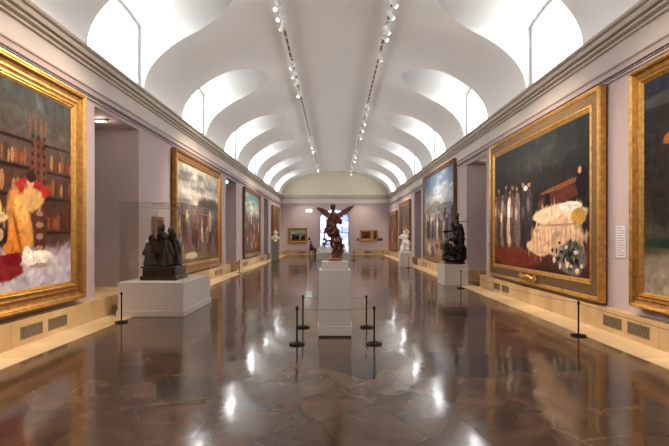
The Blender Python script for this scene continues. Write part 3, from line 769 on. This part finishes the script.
def wing(up, lo, y):
    bm = bmesh.new(); n = 26
    def samp(pts, t):
        f = t*(len(pts)-1); i = min(int(f), len(pts)-2); a = Vector(pts[i]+(0,)); b = Vector(pts[i+1]+(0,)); return a.lerp(b, f-i)
    grid = []
    for i in range(n+1):
        t = i/n; a, b = samp(up, t), samp(lo, t)
        row = []
        for j in range(7):
            s_ = j/6; p = a.lerp(b, s_)
            if j >= 5: p += (b-a).normalized()*(3.0*(i % 3)-2)*(j-4)*.6
            ridge = .004*math.sin(s_*9+t*14)
            row.append((zp(p.x, p.y, y+.03*math.sin(t*2.2)-.02*s_), .022*(1-t*.6)*(1-s_*.65)+.005, ridge))
        grid.append(row)
    Fv = [[bm.verts.new(p+Vector((0, -th-rg, 0))) for p, th, rg in r] for r in grid]
    Bv = [[bm.verts.new(p+Vector((0, th, 0))) for p, th, rg in r] for r in grid]
    for i in range(n):
        for j in range(6):
            bm.faces.new((Fv[i][j], Fv[i][j+1], Fv[i+1][j+1], Fv[i+1][j])); bm.faces.new((Bv[i][j], Bv[i+1][j], Bv[i+1][j+1], Bv[i][j+1]))
        bm.faces.new((Fv[i][0], Fv[i+1][0], Bv[i+1][0], Bv[i][0])); bm.faces.new((Fv[i][6], Bv[i][6], Bv[i+1][6], Fv[i+1][6]))
    bm.faces.new(Fv[0]+Bv[0][::-1]); bm.faces.new(Fv[n][::-1]+Bv[n])
    return obj('wing', bm, M['bronze_red'], an, smooth=True)
wing([(214, 98), (196, 90), (178, 76), (150, 60), (122, 50), (103, 54)], [(206, 160), (188, 140), (168, 112), (148, 98), (128, 82), (104, 60)], .035)
wing([(212, 98), (232, 94), (254, 84), (286, 62), (318, 44), (348, 37)], [(222, 160), (242, 140), (268, 110), (296, 92), (326, 66), (348, 43)], .035)

# ------------------------------------------------------------------ display case with seated bronze group (left)
cx0, cx1, cy0, cy1 = -4.57, -3.19, 9.86, 12.0
case = thing('display_case', 'large glass display case on a low white plinth, beside left wall', 'display case', ((cx0+cx1)/2, (cy0+cy1)/2, 0))
hx, hy = (cx1-cx0)/2, (cy1-cy0)/2
bobj('plinth', (-hx, hx, -hy, hy, .0, .70), M['plinth'], case, bevel=.004)
bm = bmesh.new(); box(bm, -hx-.025, hx+.025, -hy-.025, hy+.025, 0.006, .13); obj('skirting', bm, M['plinth'], case, bevel=.004)
bobj('plinth_top', (-hx-.008, hx+.008, -hy-.008, hy+.008, .70, .716), M['plinth'], case, bevel=.003)
gz = 2.39; g = .012
for nm, d in (('glass_pane', (-hx+.02, hx-.02, -hy+.02, -hy+.02+g, .717, gz)), ('glass_pane', (-hx+.02, hx-.02, hy-.02-g, hy-.02, .717, gz)),
              ('glass_pane', (-hx+.02, -hx+.02+g, -hy+.034, hy-.034, .717, gz)), ('glass_pane', (hx-.02-g, hx-.02, -hy+.034, hy-.034, .717, gz)), ('glass_top', (-hx+.02, hx-.02, -hy+.02, hy-.02, gz+.001, gz+.013))):
    bobj(nm, d, M['glass'], case)
bm = bmesh.new()
e = .004
for sx in (-1, 1):
    for sy in (-1, 1): box(bm, sx*(hx-.019)-e, sx*(hx-.019)+e, sy*(hy-.019)-e, sy*(hy-.019)+e, .717, gz+.014)
for sx in (-1, 1): box(bm, sx*(hx-.019)-e, sx*(hx-.019)+e, -hy+.02, hy-.02, gz+.004, gz+.014)
for sy in (-1, 1): box(bm, -hx+.02, hx-.02, sy*(hy-.019)-e, sy*(hy-.019)+e, gz+.004, gz+.014)
obj('glass_edge', bm, mat('green_grey_glass_edge', (.20, .22, .20), .2, var=.05), case)
gx = -3.90; gy = 10.75
grp = thing('bronze_figure_group', 'dark bronze group of hunched draped figures inside the glass case', 'statue', (gx, gy, .717))
bobj('lower_base', (-.40, .40, -.42, .42, 0, .10), M['bronze'], grp, bevel=.01)
bobj('base', (-.36, .36, -.38, .38, .10, .27), M['bronze'], grp, bevel=.01)
bobj('base_cornice', (-.39, .39, -.41, .41, .27, .31), M['bronze'], grp, bevel=.008)
def draped(x, y, h, r, tilt=(0, 0), seed=0, kneel=False):
    z = .31; tx, ty = tilt
    P = [((x, y, z+.04), (x+tx*.3, y+ty*.3, z+h*.45), r, r*.72), ((x+tx*.3, y+ty*.3, z+h*.45), (x+tx, y+ty, z+h*.76), r*.74, r*.62),
         ((x+tx-r*.6, y+ty, z+h*.72), (x+tx+r*.6, y+ty, z+h*.72), r*.42, r*.42), ((x+tx, y+ty, z+h*.76), (x+tx*1.2, y+ty*1.3, z+h*.86), r*.32, r*.28),
         ((x+tx*1.3, y+ty*1.4, z+h*.93), (r*.52, r*.58, r*.66)), ((x+tx+r*.7, y+ty, z+h*.68), (x+r*1.0, y-r*.5, z+h*.42), r*.3, r*.24), ((x+tx-r*.7, y+ty, z+h*.68), (x-r*1.0, y-r*.5, z+h*.42), r*.3, r*.24),
         ((x+r*.5, y-r*.5, z+.05), (x+r*.4, y-r*.4, z+h*.36), r*.5, r*.45), ((x-r*.5, y-r*.5, z+.05), (x-r*.4, y-r*.4, z+h*.36), r*.5, r*.45)]
    return fused('figure', P, M['bronze_black'], grp, .014, 2, .009, 26, .5, seed)
draped(-.225, -.22, .66, .145, (.03, -.03), 2); draped(.13, -.23, .68, .16, (-.04, -.03), 3); draped(.27, .0, .74, .12, (-.05, 0), 4)
draped(-.06, .03, .93, .14, (.02, -.08), 5); draped(-.24, .18, .74, .13, (.06, 0), 6); draped(.10, .22, .86, .14, (0, -.08), 7)

# ------------------------------------------------------------------ black bronze group (right)
p2 = thing('sculpture_plinth', 'square white plinth under the black bronze group, near right wall', 'pedestal', (4.12, 16.45, 0))
bobj('body', (-.40, .40, -.55, .55, .06, .72), M['plinth'], p2, bevel=.004); bobj('skirting', (-.415, .415, -.565, .565, .006, .09), M['plinth'], p2, bevel=.004)
bobj('plinth_top', (-.41, .41, -.56, .56, .72, .735), M['plinth'], p2)
g2 = thing('black_bronze_group', 'black bronze group of clambering figures, one arm held out, on white plinth', 'statue', (4.16, 16.3, .735))
k2 = 1/143.0
def q(x, y, d=0): return Vector(((x-100)*k2, d, (290-y)*k2))
bm = bmesh.new(); lathe(bm, [(.36, 0), (.37, .02), (.36, .06), (.33, .08)], 24); obj('base', bm, M['bronze_black'], g2, smooth=True)
pr = [(q(100, 270), (.34, .30, .10)), (q(75, 262), (.16, .2, .14)), (q(130, 260), (.15, .2, .16)),
      (q(112, 250), q(122, 200), .20, .17), (q(122, 200), q(124, 150), .165, .14), (q(124, 150), q(120, 105), .13, .115), (q(120, 105), q(114, 80), .09, .05),
      (q(113, 62), (.065, .075, .09)), (q(108, 108), q(78, 128, -.08), .05, .038), (q(78, 128, -.08), q(46, 130, -.12), .036, .026), (q(42, 130, -.12), (.035, .03, .035)),
      (q(98, 115, -.05), q(88, 98, -.05), .05, .05), (q(84, 94, -.05), (.065, .075, .08)), (q(132, 100), q(146, 135, .02), .05, .04), (q(146, 135, .02), q(143, 175, -.03), .04, .035),
      (q(98, 180, -.12), q(72, 165, -.15), .07, .05), (q(72, 165, -.15), q(58, 195, -.1), .045, .04), (q(60, 180, -.05), (.06, .07, .08)), (q(56, 200), q(52, 262), .08, .11), (q(75, 200, -.12), q(82, 262, -.12), .09, .1),
      (q(98, 210, -.18), (.08, .08, .1)), (q(100, 240, -.2), q(70, 230, -.22), .05, .04), (q(146, 210), q(148, 262), .08, .09), (q(120, 225, -.2), q(108, 262, -.24), .06, .05), (q(116, 46), (.03, .035, .05)), (q(108, 140, -.02), (.12, .12, .14)), (q(96, 165, -.05), (.12, .13, .12)), (q(136, 175), (.10, .12, .2)), (q(92, 112), q(104, 150), .06, .08)]
fused('figures', pr, M['bronze_black'], g2, .018, 2, .02, 16, .6, 9)
bm = bmesh.new(); tube(bm, q(118, 80, -.05), q(165, 79, -.08), .012, .009); tube(bm, q(118, 80, -.05), q(112, 95, -.05), .012, .02); obj('staff', bm, M['bronze_black'], g2)

# ------------------------------------------------------------------ white marbles
p3 = thing('sculpture_plinth', 'far white plinth under the white marble figure on right side', 'pedestal', (3.9, 26.1, 0))
bobj('body', (-.31, .31, -.36, .36, .006, .72), M['plinth'], p3, bevel=.004); bobj('plinth_top', (-.32, .32, -.37, .37, .72, .76), M['plinth'], p3)
g3 = thing('white_marble_figure', 'white marble seated figure on plinth beside right wall', 'statue', (3.92, 26.1, .76)); g3.scale = (1.15, 1.1, 1)
bobj('base', (-.27, .27, -.25, .25, 0, .10), M['marble'], g3, bevel=.02)
pr = human((0, .02, .62), lean=(-.12, 0, 0), h=1.35, legs=(((-.04, -.26, -.05), (0, .02, -.42)), ((.08, -.28, .02), (-.03, .02, -.44))), arms=(((-.12, -.12, -.16), (.08, -.16, -.02)), ((.08, .0, .2), (-.18, -.05, .13))))
pr += [((0, .0, .25), (.26, .22, .24)), ((.02, -.05, .55), (.2, .2, .2)), ((-.05, .05, .85), (.16, .14, .2)), ((0, .08, .3), (.24, .2, .26)), ((.1, -.05, .5), (.17, .16, .12)), ((-.14, -.1, .2), (.12, .14, .18)), ((.05, -.2, .9), (.08, .08, .09)), ((.05, -.15, .65), (.03, -.12, .85), .09, .06)]
fused('figure', pr, M['marble'], g3, .022, 2, .018, 14, .5, 3)
p4 = thing('bust_pedestal', 'slim grey stone pedestal under the white bust on left side', 'pedestal', (-4.10, 32.2, 0))
bobj('body', (-.24, .24, -.24, .24, .006, 1.26), M['greystone'], p4, bevel=.006); bobj('cap', (-.27, .27, -.27, .27, 1.26, 1.33), M['greystone'], p4, bevel=.006); bobj('base', (-.28, .28, -.28, .28, .004, .12), M['greystone'], p4, bevel=.006)
g4 = thing('white_marble_bust', 'white marble bust on slim grey stone pedestal by left wall', 'statue', (-4.10, 32.2, 1.33)); g4.scale = (1.2, 1.1, 1.05)
bm = bmesh.new(); lathe(bm, [(.13, 0), (.14, .02), (.09, .05), (.08, .08), (.11, .11)], 24); obj('socle', bm, M['marble'], g4, smooth=True)
fused('bust', [((-.18, 0, .22), (.18, 0, .22), .10, .10), ((0, 0, .12), (0, 0, .28), .10, .15), ((0, 0, .32), (0, -.01, .46), .065, .06), ((0, -.02, .56), (.095, .115, .135)), ((0, .03, .60), (.11, .12, .12)), ((0, -.13, .55), (.018, .025, .025)), ((-.1, 0, .55), (.02, .03, .035)), ((.1, 0, .55), (.02, .03, .035))], M['marble'], g4, .016, 2, .012, 18, .6, 5)
# reclining marble in front of the far opening
YR = 34.0
p5 = thing('low_plinth', 'low wide white plinth in front of the far bright opening', 'pedestal', (-.12, YR, 0))
bobj('body', (-1.22, 1.22, -.5, .5, .0, .44), M['plinth'], p5, bevel=.01); bobj('plinth_top', (-1.26, 1.26, -.54, .54, .44, .50), M['plinth'], p5, bevel=.01)
g5 = thing('reclining_marble_group', 'white marble reclining figure on low plinth behind the winged bronze', 'statue', (-.12, YR, .503))
pr = [((-1.0, 0, .17), (.9, 0, .15), .14, .12), ((-.9, 0, .2), (-.75, 0, .45), .17, .15), ((-.75, 0, .45), (-.72, -.03, .6), .08, .06), ((-.72, -.04, .70), (.095, .11, .13)),
      ((-.85, -.18, .45), (-.98, -.25, .2), .06, .05), ((-.6, -.15, .42), (-.35, -.3, .25), .06, .05), ((-.7, 0, .2), (-.2, -.05, .42), .16, .12), ((-.2, -.05, .42), (.15, -.05, .15), .1, .08), ((-.5, .1, .19), (.3, .1, .18), .15, .12), ((.3, .1, .18), (.95, .0, .14), .1, .06),
      ((.55, 0, .2), (.18, .2, .16)), ((.75, .05, .22), (.8, .05, .42), .1, .08), ((.8, .03, .54), (.08, .09, .1))]
fused('figure', pr, M['marble'], g5, .03, 2, .03, 8, .8, 6)
bobj('base', (-1.1, 1.1, -.4, .4, 0, .06), M['marble'], g5, bevel=.01)

# ------------------------------------------------------------------ stanchions and cords
def stanchion(label, x, y):
    t = thing('rope_stanchion', label, 'stanchion', (x, y, 0), 0, 'low black rope stanchions')
    z0 = .006 if abs(x) > XS-.1 else 0
    bm = bmesh.new(); lathe(bm, [(.118, z0), (.125, .012), (.12, .024), (.05, .03), (.02, .04)], 32); obj('base', bm, M['black'], t, smooth=True)
    bm = bmesh.new(); lathe(bm, [(.0135, .028), (.0135, .53), (.018, .532), (.018, .545), (.0135, .548)], 16); obj('pole', bm, M['black'], t, smooth=True)
    bm = bmesh.new(); lathe(bm, [(.019, .545), (.024, .552), (.024, .574), (.019, .582), (.012, .60), (.004, .602)], 18); obj('cap', bm, M['black'], t, smooth=True)
    return t
def fp(x, y):
    Y = F*H/(y-CY); return ((x-CX)*Y/F, Y)
ST = [('black stanchion in front of the glass case corner, far left', 121.5, 322.5), ('nearer black stanchion left of the central pedestal', 297, 344.5), ('farther black stanchion left of the central pedestal', 303, 327.5),
      ('farther black stanchion right of the central pedestal', 366.5, 327.5), ('nearer black stanchion right of the central pedestal', 374.2, 344), ('black stanchion before the broad gilt framed painting, right', 578.5, 336),
      ('black stanchion in front of the black bronze plinth', 461, 288.5), ('black stanchion by left doorway beyond the glass case', 239.5, 273.2), ('black stanchion before the white marble figure plinth', 408.5, 268), ('small far stanchion left of low white plinth', 315, 260.5), ('small far stanchion right of low white plinth', 354, 260.5),
      ('farthest stanchion against right side of the far wall', 383, 258.5)]
PT = []
first = None
for lb, x, y in ST:
    X, Y = fp(x, y); PT.append((X, Y))
    if first is None: first = stanchion(lb, X, Y)
    else: dup(first, (X, Y, 0), 0, lb)
dup(first, (4.32, 2.6, 0), 0, 'unseen')['label'] = 'black stanchion beyond the right edge, holding the cord end'
def cord(label, a, b, sag=.04, z=.56):
    bm = bmesh.new(); A = Vector((a[0], a[1], z)); B = Vector((b[0], b[1], z)); d = (B-A).normalized(); A += d*.026; B -= d*.026
    n = 14; pts = [A.lerp(B, i/n)-Vector((0, 0, sag*4*(i/n)*(1-i/n))) for i in range(n+1)]
    for p, q_ in zip(pts, pts[1:]): tube(bm, p, q_, .0045, n=8)
    return tag(obj('barrier_cord', bm, M['cord']), label, 'rope', 'thin barrier cords')
cord('thin cord across the front of the central pedestal', PT[1], PT[4], .02); cord('thin cord along left side of the central pedestal', PT[1], PT[2], .01)
cord('thin cord along right side of the central pedestal', PT[4], PT[3], .01); cord('thin cord across the back of the central pedestal', PT[2], PT[3], .02)
cord('thin cord from right stanchion toward the right edge', PT[5], (4.32, 2.6), .05); cord('thin cord from right stanchion toward the black bronze plinth', PT[5], PT[6], .10)

# ------------------------------------------------------------------ vents in the dado
def vent(label, side, yc, w=.54, z0=.10, h=.20, end_x=None):
    if side == 0: loc, rz = (end_x, YE-.17, 0), 0
    else: loc, rz = (side*XD, yc, 0), (PI/2 if side < 0 else -PI/2)
    t = thing('wall_vent', label, 'vent', loc, rz, 'vent grilles in the stone dado')
    bobj('backing', (-w/2, w/2, -.003, .0, z0, z0+h), M['ventmat'], t)
    bm = bmesh.new(); n = 17
    for i in range(n):                       # slanted louvre bars
        a = -w/2+.02+(w-.04)*i/(n-1)
        dx = .03
        p = [(a-.006-dx/2, z0+.012), (a+.006-dx/2, z0+.012), (a+.006+dx/2, z0+h-.012), (a-.006+dx/2, z0+h-.012)]
        p = [(min(max(x, -w/2+.01), w/2-.01), z) for x, z in p]
        A = [bm.verts.new((x, -.008, z)) for x, z in p]; B = [bm.verts.new((x, -.003, z)) for x, z in p]
        if p[1][0]-p[0][0] > .002 or p[2][0]-p[3][0] > .002:
            bm.faces.new(A)
            for k in range(4): bm.faces.new((A[k], B[k], B[(k+1)%4], A[(k+1)%4]))
    obj('louvre_bars', bm, M['ventframe'], t)
    bm = bmesh.new(); frame_ring(bm, w, h, z0, [(0, 0), (0, .009), (.012, .009), (.012, .002)]); obj('vent_frame', bm, M['ventframe'], t)
    return t
vn = []
for s in (-1, 1):
    for k in range(5):
        for j, off in enumerate((-.35, .35)):
            y = 7.82+5.82*k+off
            if any(a-.3 < y < b_+.3 for a, b_ in (doorsL if s < 0 else doorsR)): continue
            vn.append((s, y, j))
names = {0: 'below the nearest painting', 1: 'beside the first recess', 2: 'halfway down the hall', 3: 'well down the hall', 4: 'near the far end'}
v0 = None
for s, y, j in vn:
    k = int((y-7)/5.82)
    lb = 'dark slanted vent grille, %s wall, %s, %s of pair' % ('left' if s < 0 else 'right', names[min(k, 4)], 'nearer' if j == 0 else 'farther')
    if v0 is None: v0 = vent(lb, s, y)
    else: dup(v0, (s*XD, y, 0), PI/2 if s < 0 else -PI/2, lb)
dup(v0, (-3.0, YE-.17, 0), 0, 'dark vent grille in stone dado of far wall, left of opening')
dup(v0, (3.0, YE-.17, 0), 0, 'dark vent grille in stone dado of far wall, right of opening')

# ------------------------------------------------------------------ wall labels, exit signs, small fittings
def placard(label, side, y, zc, w, h, lines=6):
    t = thing('wall_label', label, 'label', (side*(W-.001), y, 0), PI/2 if side < 0 else -PI/2, 'pale text labels on the walls')
    bobj('card', (-w/2, w/2, -.012, 0, zc-h/2, zc+h/2), M['label'], t)
    bm = bmesh.new()
    for i in range(lines):
        z = zc+h/2-h*(i+1)/(lines+1); L_ = w*(.8 if i % 3 else .6)
        box(bm, -w*.42, -w*.42+L_, -.0135, -.012, z-h*.012, z+h*.012)
    obj('text_lines', bm, M['ink'], t)
placard('pale text panel on right wall between the two nearest paintings', 1, 8.19, 1.60, .27, .56, 12)
placard('small pale label on right wall beside the first doorway', 1, 15.22, 1.62, .18, .24)
placard('small pale label on left wall beyond the second doorway', -1, 24.15, 1.62, .22, .5)
placard('small pale label on left wall before the smoky crowd painting', -1, 12.45, 1.45, .2, .3)
def endlabel(label, x, y):
    tag(bobj('wall_label', (endx(x)-.10, endx(x)+.10, YE-.015, YE-.001, endz(y)-.12, endz(y)+.12), M['ventmat']), label, 'label', 'tiny dark labels on the far wall')
endlabel('tiny label right of the small landscape format painting on far wall', 309.2, 239); endlabel('tiny dark label left of the small brown picture on far wall', 358, 239.5)
endlabel('tiny dark label just right of narrow upright picture on far wall', 379.3, 239.5); endlabel('tiny dark label nearest the right corner on far wall', 381.6, 239.5)
t = thing('exit_sign', 'small glowing white green exit sign high on far wall', 'sign', (endx(309), YE-.005, endz(210.8)))
bobj('housing', (-.29, .29, -.06, 0, -.135, .135), M['white'], t); bobj('sign_face', (-.27, .27, -.07, -.061, -.115, .115), M['signwhite'], t)
bobj('pictogram', (-.2, .0, -.074, -.07, -.07, .07), M['teal'], t)
t = thing('exit_sign', 'round glowing teal exit light in left doorway head', 'sign', (-5.22, 22.62, 4.30))
bm = bmesh.new(); tube(bm, (0, 0, 0), (0, -.05, 0), .10, n=20); obj('housing', bm, M['white'], t)
bm = bmesh.new(); tube(bm, (0, -.052, 0), (0, -.06, 0), .075, n=20); obj('sign_face', bm, M['teal'], t)
bobj('bracket', (-.015, .015, -.03, 0, .08, .10), M['white'], t)
for lb, x, y in (('small round lamp in the ceiling of first left recess', -5.42, 10.85), ('small round lamp in the ceiling of first right doorway', 5.5, 16.6)):
    t = thing('recess_light', lb, 'lamp', (x, y, NT))
    L_ = bpy.data.lights.new('recess_bulb', 'POINT'); L_.energy = 3; L_.color = (1, .85, .7); L_.shadow_soft_size = .05
    lo = bpy.data.objects.new('recess_bulb', L_); C.objects.link(lo); lo.parent = t; lo.location = (0, 0, -.12)
    bobj('housing', (-.15, .15, -.06, .06, -.05, 0), M['white'], t, bevel=.01); bobj('diffuser', (-.12, .12, -.045, .045, -.056, -.05), M['warmlamp'], t)

# ------------------------------------------------------------------ seated attendant by the far wall
px_, py_ = endx(311.2)*.96, 41.4
st = thing('stool', 'small dark stool under the seated attendant by far wall', 'stool', (px_, py_, 0))
bobj('seat', (-.18, .18, -.18, .18, .42, .45), M['black'], st, bevel=.01)
for sx in (-1, 1):
    for sy in (-1, 1):
        bm = bmesh.new(); tube(bm, (sx*.15, sy*.15, .007 if 0 else 0), (sx*.14, sy*.14, .42), .014); obj('leg', bm, M['black'], st)
pe = thing('person', 'person in dark maroon jacket seated beside the far opening', 'person', (px_, py_, .462), PI/2*.8)
fused('body', [((0, -.02, .66), (.078, .092, .115)), ((0, 0, .46), (0, 0, .6), .05, .05), ((0, -.02, .2), (0, 0, .46), .10, .08), ((0, -.11, .65), (.013, .02, .022)), ((-.17, -.36, .13), (.035, .06, .025)), ((.17, -.36, .13), (.035, .06, .025))] , M['skin'], pe, .014, 2, .001)
fused('jacket', [((0, .02, .12), (0, .01, .42), .16, .15), ((-.13, 0, .43), (.13, 0, .43), .085, .085), ((-.2, 0, .42), (-.24, -.08, .18), .055, .045), ((-.24, -.08, .18), (-.17, -.32, .13), .045, .036), ((.2, 0, .42), (.24, -.08, .18), .055, .045), ((.24, -.08, .18), (.17, -.32, .13), .045, .036)], M['maroon'], pe, .02, 2, .006)
fused('trousers', [((-.09, .0, .085), (-.1, -.38, .085), .085, .065), ((-.1, -.38, .085), (-.1, -.36, -.36), .06, .045), ((.09, .0, .085), (.1, -.38, .085), .085, .065), ((.1, -.38, .085), (.1, -.36, -.36), .06, .045)], M['navy'], pe, .02, 2, .005)
for sx in (-1, 1): fused('shoe', [((sx*.1, -.35, -.405), (sx*.1, -.5, -.415), .04, .03)], M['black'], pe, .014, 1, 0)
fused('hair', [((0, .02, .71), (.088, .09, .10)), ((0, .05, .64), (.082, .06, .09))], M['black'], pe, .016, 2, .006)

# ------------------------------------------------------------------ lighting tracks and spotlights
TX, TZ = 1.40, 7.40
for s in (-1, 1):
    t = thing('lighting_track', 'long grey lighting track on %s side of the vault' % ('left' if s < 0 else 'right'), 'lighting track', (s*TX, 0, TZ))
    bobj('rail', (-.045, .045, YB+1, YE-1.2, .0, .06), M['track'], t); bobj('rail_lip', (-.075, .075, YB+1, YE-1.2, .045, .075), M['track'], t)
    bm = bmesh.new(); y = YB+1.2
    while y < YE-1.6: box(bm, -.028, .028, y, y+.38, -.004, -.0005); y += .52
    obj('track_slot', bm, M['slot'], t)
    bm = bmesh.new(); y = YB+2
    while y < YE-1.5: box(bm, -.012, .012, y, y+.02, .07, vz(TX)-TZ+.02); y += 3.0
    obj('hanger', bm, M['track'], t)
def spotlight(label, s, y, aim, power, cone=50, visible=True):
    t = thing('track_spotlight', label, 'spotlight', (s*TX, y, TZ-.004), 0, 'white spotlights on the lighting tracks')
    bobj('adapter', (-.03, .03, -.10, .10, -.035, 0), M['white'], t, bevel=.004)
    bm = bmesh.new(); tube(bm, (0, 0, -.035), (0, 0, -.13), .014, n=10); obj('arm', bm, M['white'], t)
    c0 = Vector((0, 0, -.16)); d = (Vector(aim)-(Vector((s*TX, y, TZ))+c0)).normalized()
    bm = bmesh.new(); tube(bm, c0-d*.08, c0+d*.11, .052, .056, 20); obj('lamp_head', bm, M['white'], t, bevel=.008)
    bm = bmesh.new(); tube(bm, c0-d*.13, c0-d*.08, .038, .05, 20); obj('heat_sink', bm, M['white'], t)
    bm = bmesh.new(); tube(bm, c0+d*.1105, c0+d*.113, .040, .040, 20); obj('lens', bm, M['lens'], t)
    if power:
        L_ = bpy.data.lights.new('spot_bulb', 'SPOT'); L_.energy = power; L_.spot_size = math.radians(cone); L_.spot_blend = .9; L_.color = (1.0, .80, .60); L_.shadow_soft_size = .06
        lo = bpy.data.objects.new('spot_bulb', L_); C.objects.link(lo); lo.parent = t; lo.location = c0+d*.16
        lo.rotation_euler = d.to_track_quat('-Z', 'Y').to_euler()
    SPOTS.append((s, y, t)); return t
SPOTS = []
def yt(y): return F*5.55/(CY-y)
POW = 330
cents = {-1: [(7.3, 2.5), (16.9, 2.5), (27.6, 2.5), (38.4, 2.3)], 1: [(5.8, 2.5), (11.5, 2.5), (22.3, 2.7), (32.8, 2.3), (39.3, 2.1)]}
ord_ = ['first', 'second', 'third', 'fourth', 'fifth', 'sixth', 'seventh', 'eighth', 'ninth', 'tenth', 'eleventh', 'twelfth', 'thirteenth', 'fourteenth', 'fifteenth', 'sixteenth', 'seventeenth', 'eighteenth']
YL = {-1: [5.2, 6.2, 8.0, yt(8), yt(18), yt(27), yt(66), yt(75), yt(83), yt(95), yt(139), yt(143), yt(147), yt(151), yt(166), yt(170)],  # first three on each side are unseen, added for lighting
      1: [4.0, 5.0, 6.6, yt(3), yt(15), yt(30), yt(38), yt(107), yt(114), yt(123), yt(130), yt(152), yt(157), yt(161), yt(168), 41.9]}
for s in (-1, 1):
    for i, y in enumerate(YL[s]):
        # nearest work on the same side, spread along it
        c, zc = min(cents[s], key=lambda q_: abs(q_[0]-y))
        aim = (s*4.85, c+((i % 3)-1)*1.5, zc+.1)
        spotlight('white track spotlight on %s track, %s from the near end' % ('left' if s < 0 else 'right', ord_[i]), s, y, aim, POW)
# accents on sculptures
spotlight('white track spotlight on left track aimed at the central bronze', -1, 6.9, (0, PY, 1.9), 190, 30)
spotlight('white track spotlight on left track aimed into the glass case', -1, 9.7, (-3.95, 10.7, 1.5), 320, 26)
spotlight('white track spotlight on right track aimed at the black bronze', 1, 14.6, (4.15, 16.3, 1.5), 260, 30)
spotlight('white track spotlight on right track aimed at the white marble figure', 1, 26.3, (3.9, 26.1, 1.5), 200, 28)
spotlight('white track spotlight on left track aimed at the white bust', -1, 31.0, (-4.1, 32.2, 1.7), 160, 28)
spotlight('white track spotlight on left track aimed at far wall left picture', -1, 40.4, (-3.4, YE, 1.9), 300, 45)
spotlight('white track spotlight on right track aimed at far wall right pictures', 1, 40.6, (3.1, YE, 1.9), 300, 45)

for s in (-1, 1):
    nm = 'left' if s < 0 else 'right'
    k = 0
    for _, y, t in sorted([q_ for q_ in SPOTS if q_[0] == s], key=lambda q_: q_[1]):
        if y < 11.0: t['label'] = 'added unseen white track spotlight at near end of %s track, above the picture' % nm
        else:
            t['label'] = 'white track spotlight, %s one in view from the near end of %s track' % (ord_[k], nm); k += 1
# ------------------------------------------------------------------ world, camera, colour management
wd = bpy.data.worlds.new('world'); bpy.context.scene.world = wd; wd.use_nodes = True
wd.node_tree.nodes['Background'].inputs[0].default_value = (.8, .9, 1, 1); wd.node_tree.nodes['Background'].inputs[1].default_value = .3
cam = bpy.data.cameras.new('camera'); co = bpy.data.objects.new('camera', cam); C.objects.link(co)
co.location = (0, 0, H); co.rotation_euler = (PI/2, 0, 0); cam.sensor_width = 36; cam.lens = F/669*36
cam.shift_x = (334.5-CX)/669; cam.shift_y = (CY-223)/669; cam.clip_end = 200; cam.clip_start = .05
sc = bpy.context.scene; sc.camera = co
sc.view_settings.view_transform = 'Standard'; sc.view_settings.look = 'None'; sc.view_settings.gamma = 1; sc.view_settings.exposure = 1.38
sc.cycles.max_bounces = 8; sc.cycles.diffuse_bounces = 5; sc.cycles.glossy_bounces = 4; sc.cycles.transparent_max_bounces = 12
sc.cycles.use_denoising = True
sc.cycles.sample_clamp_indirect = 6
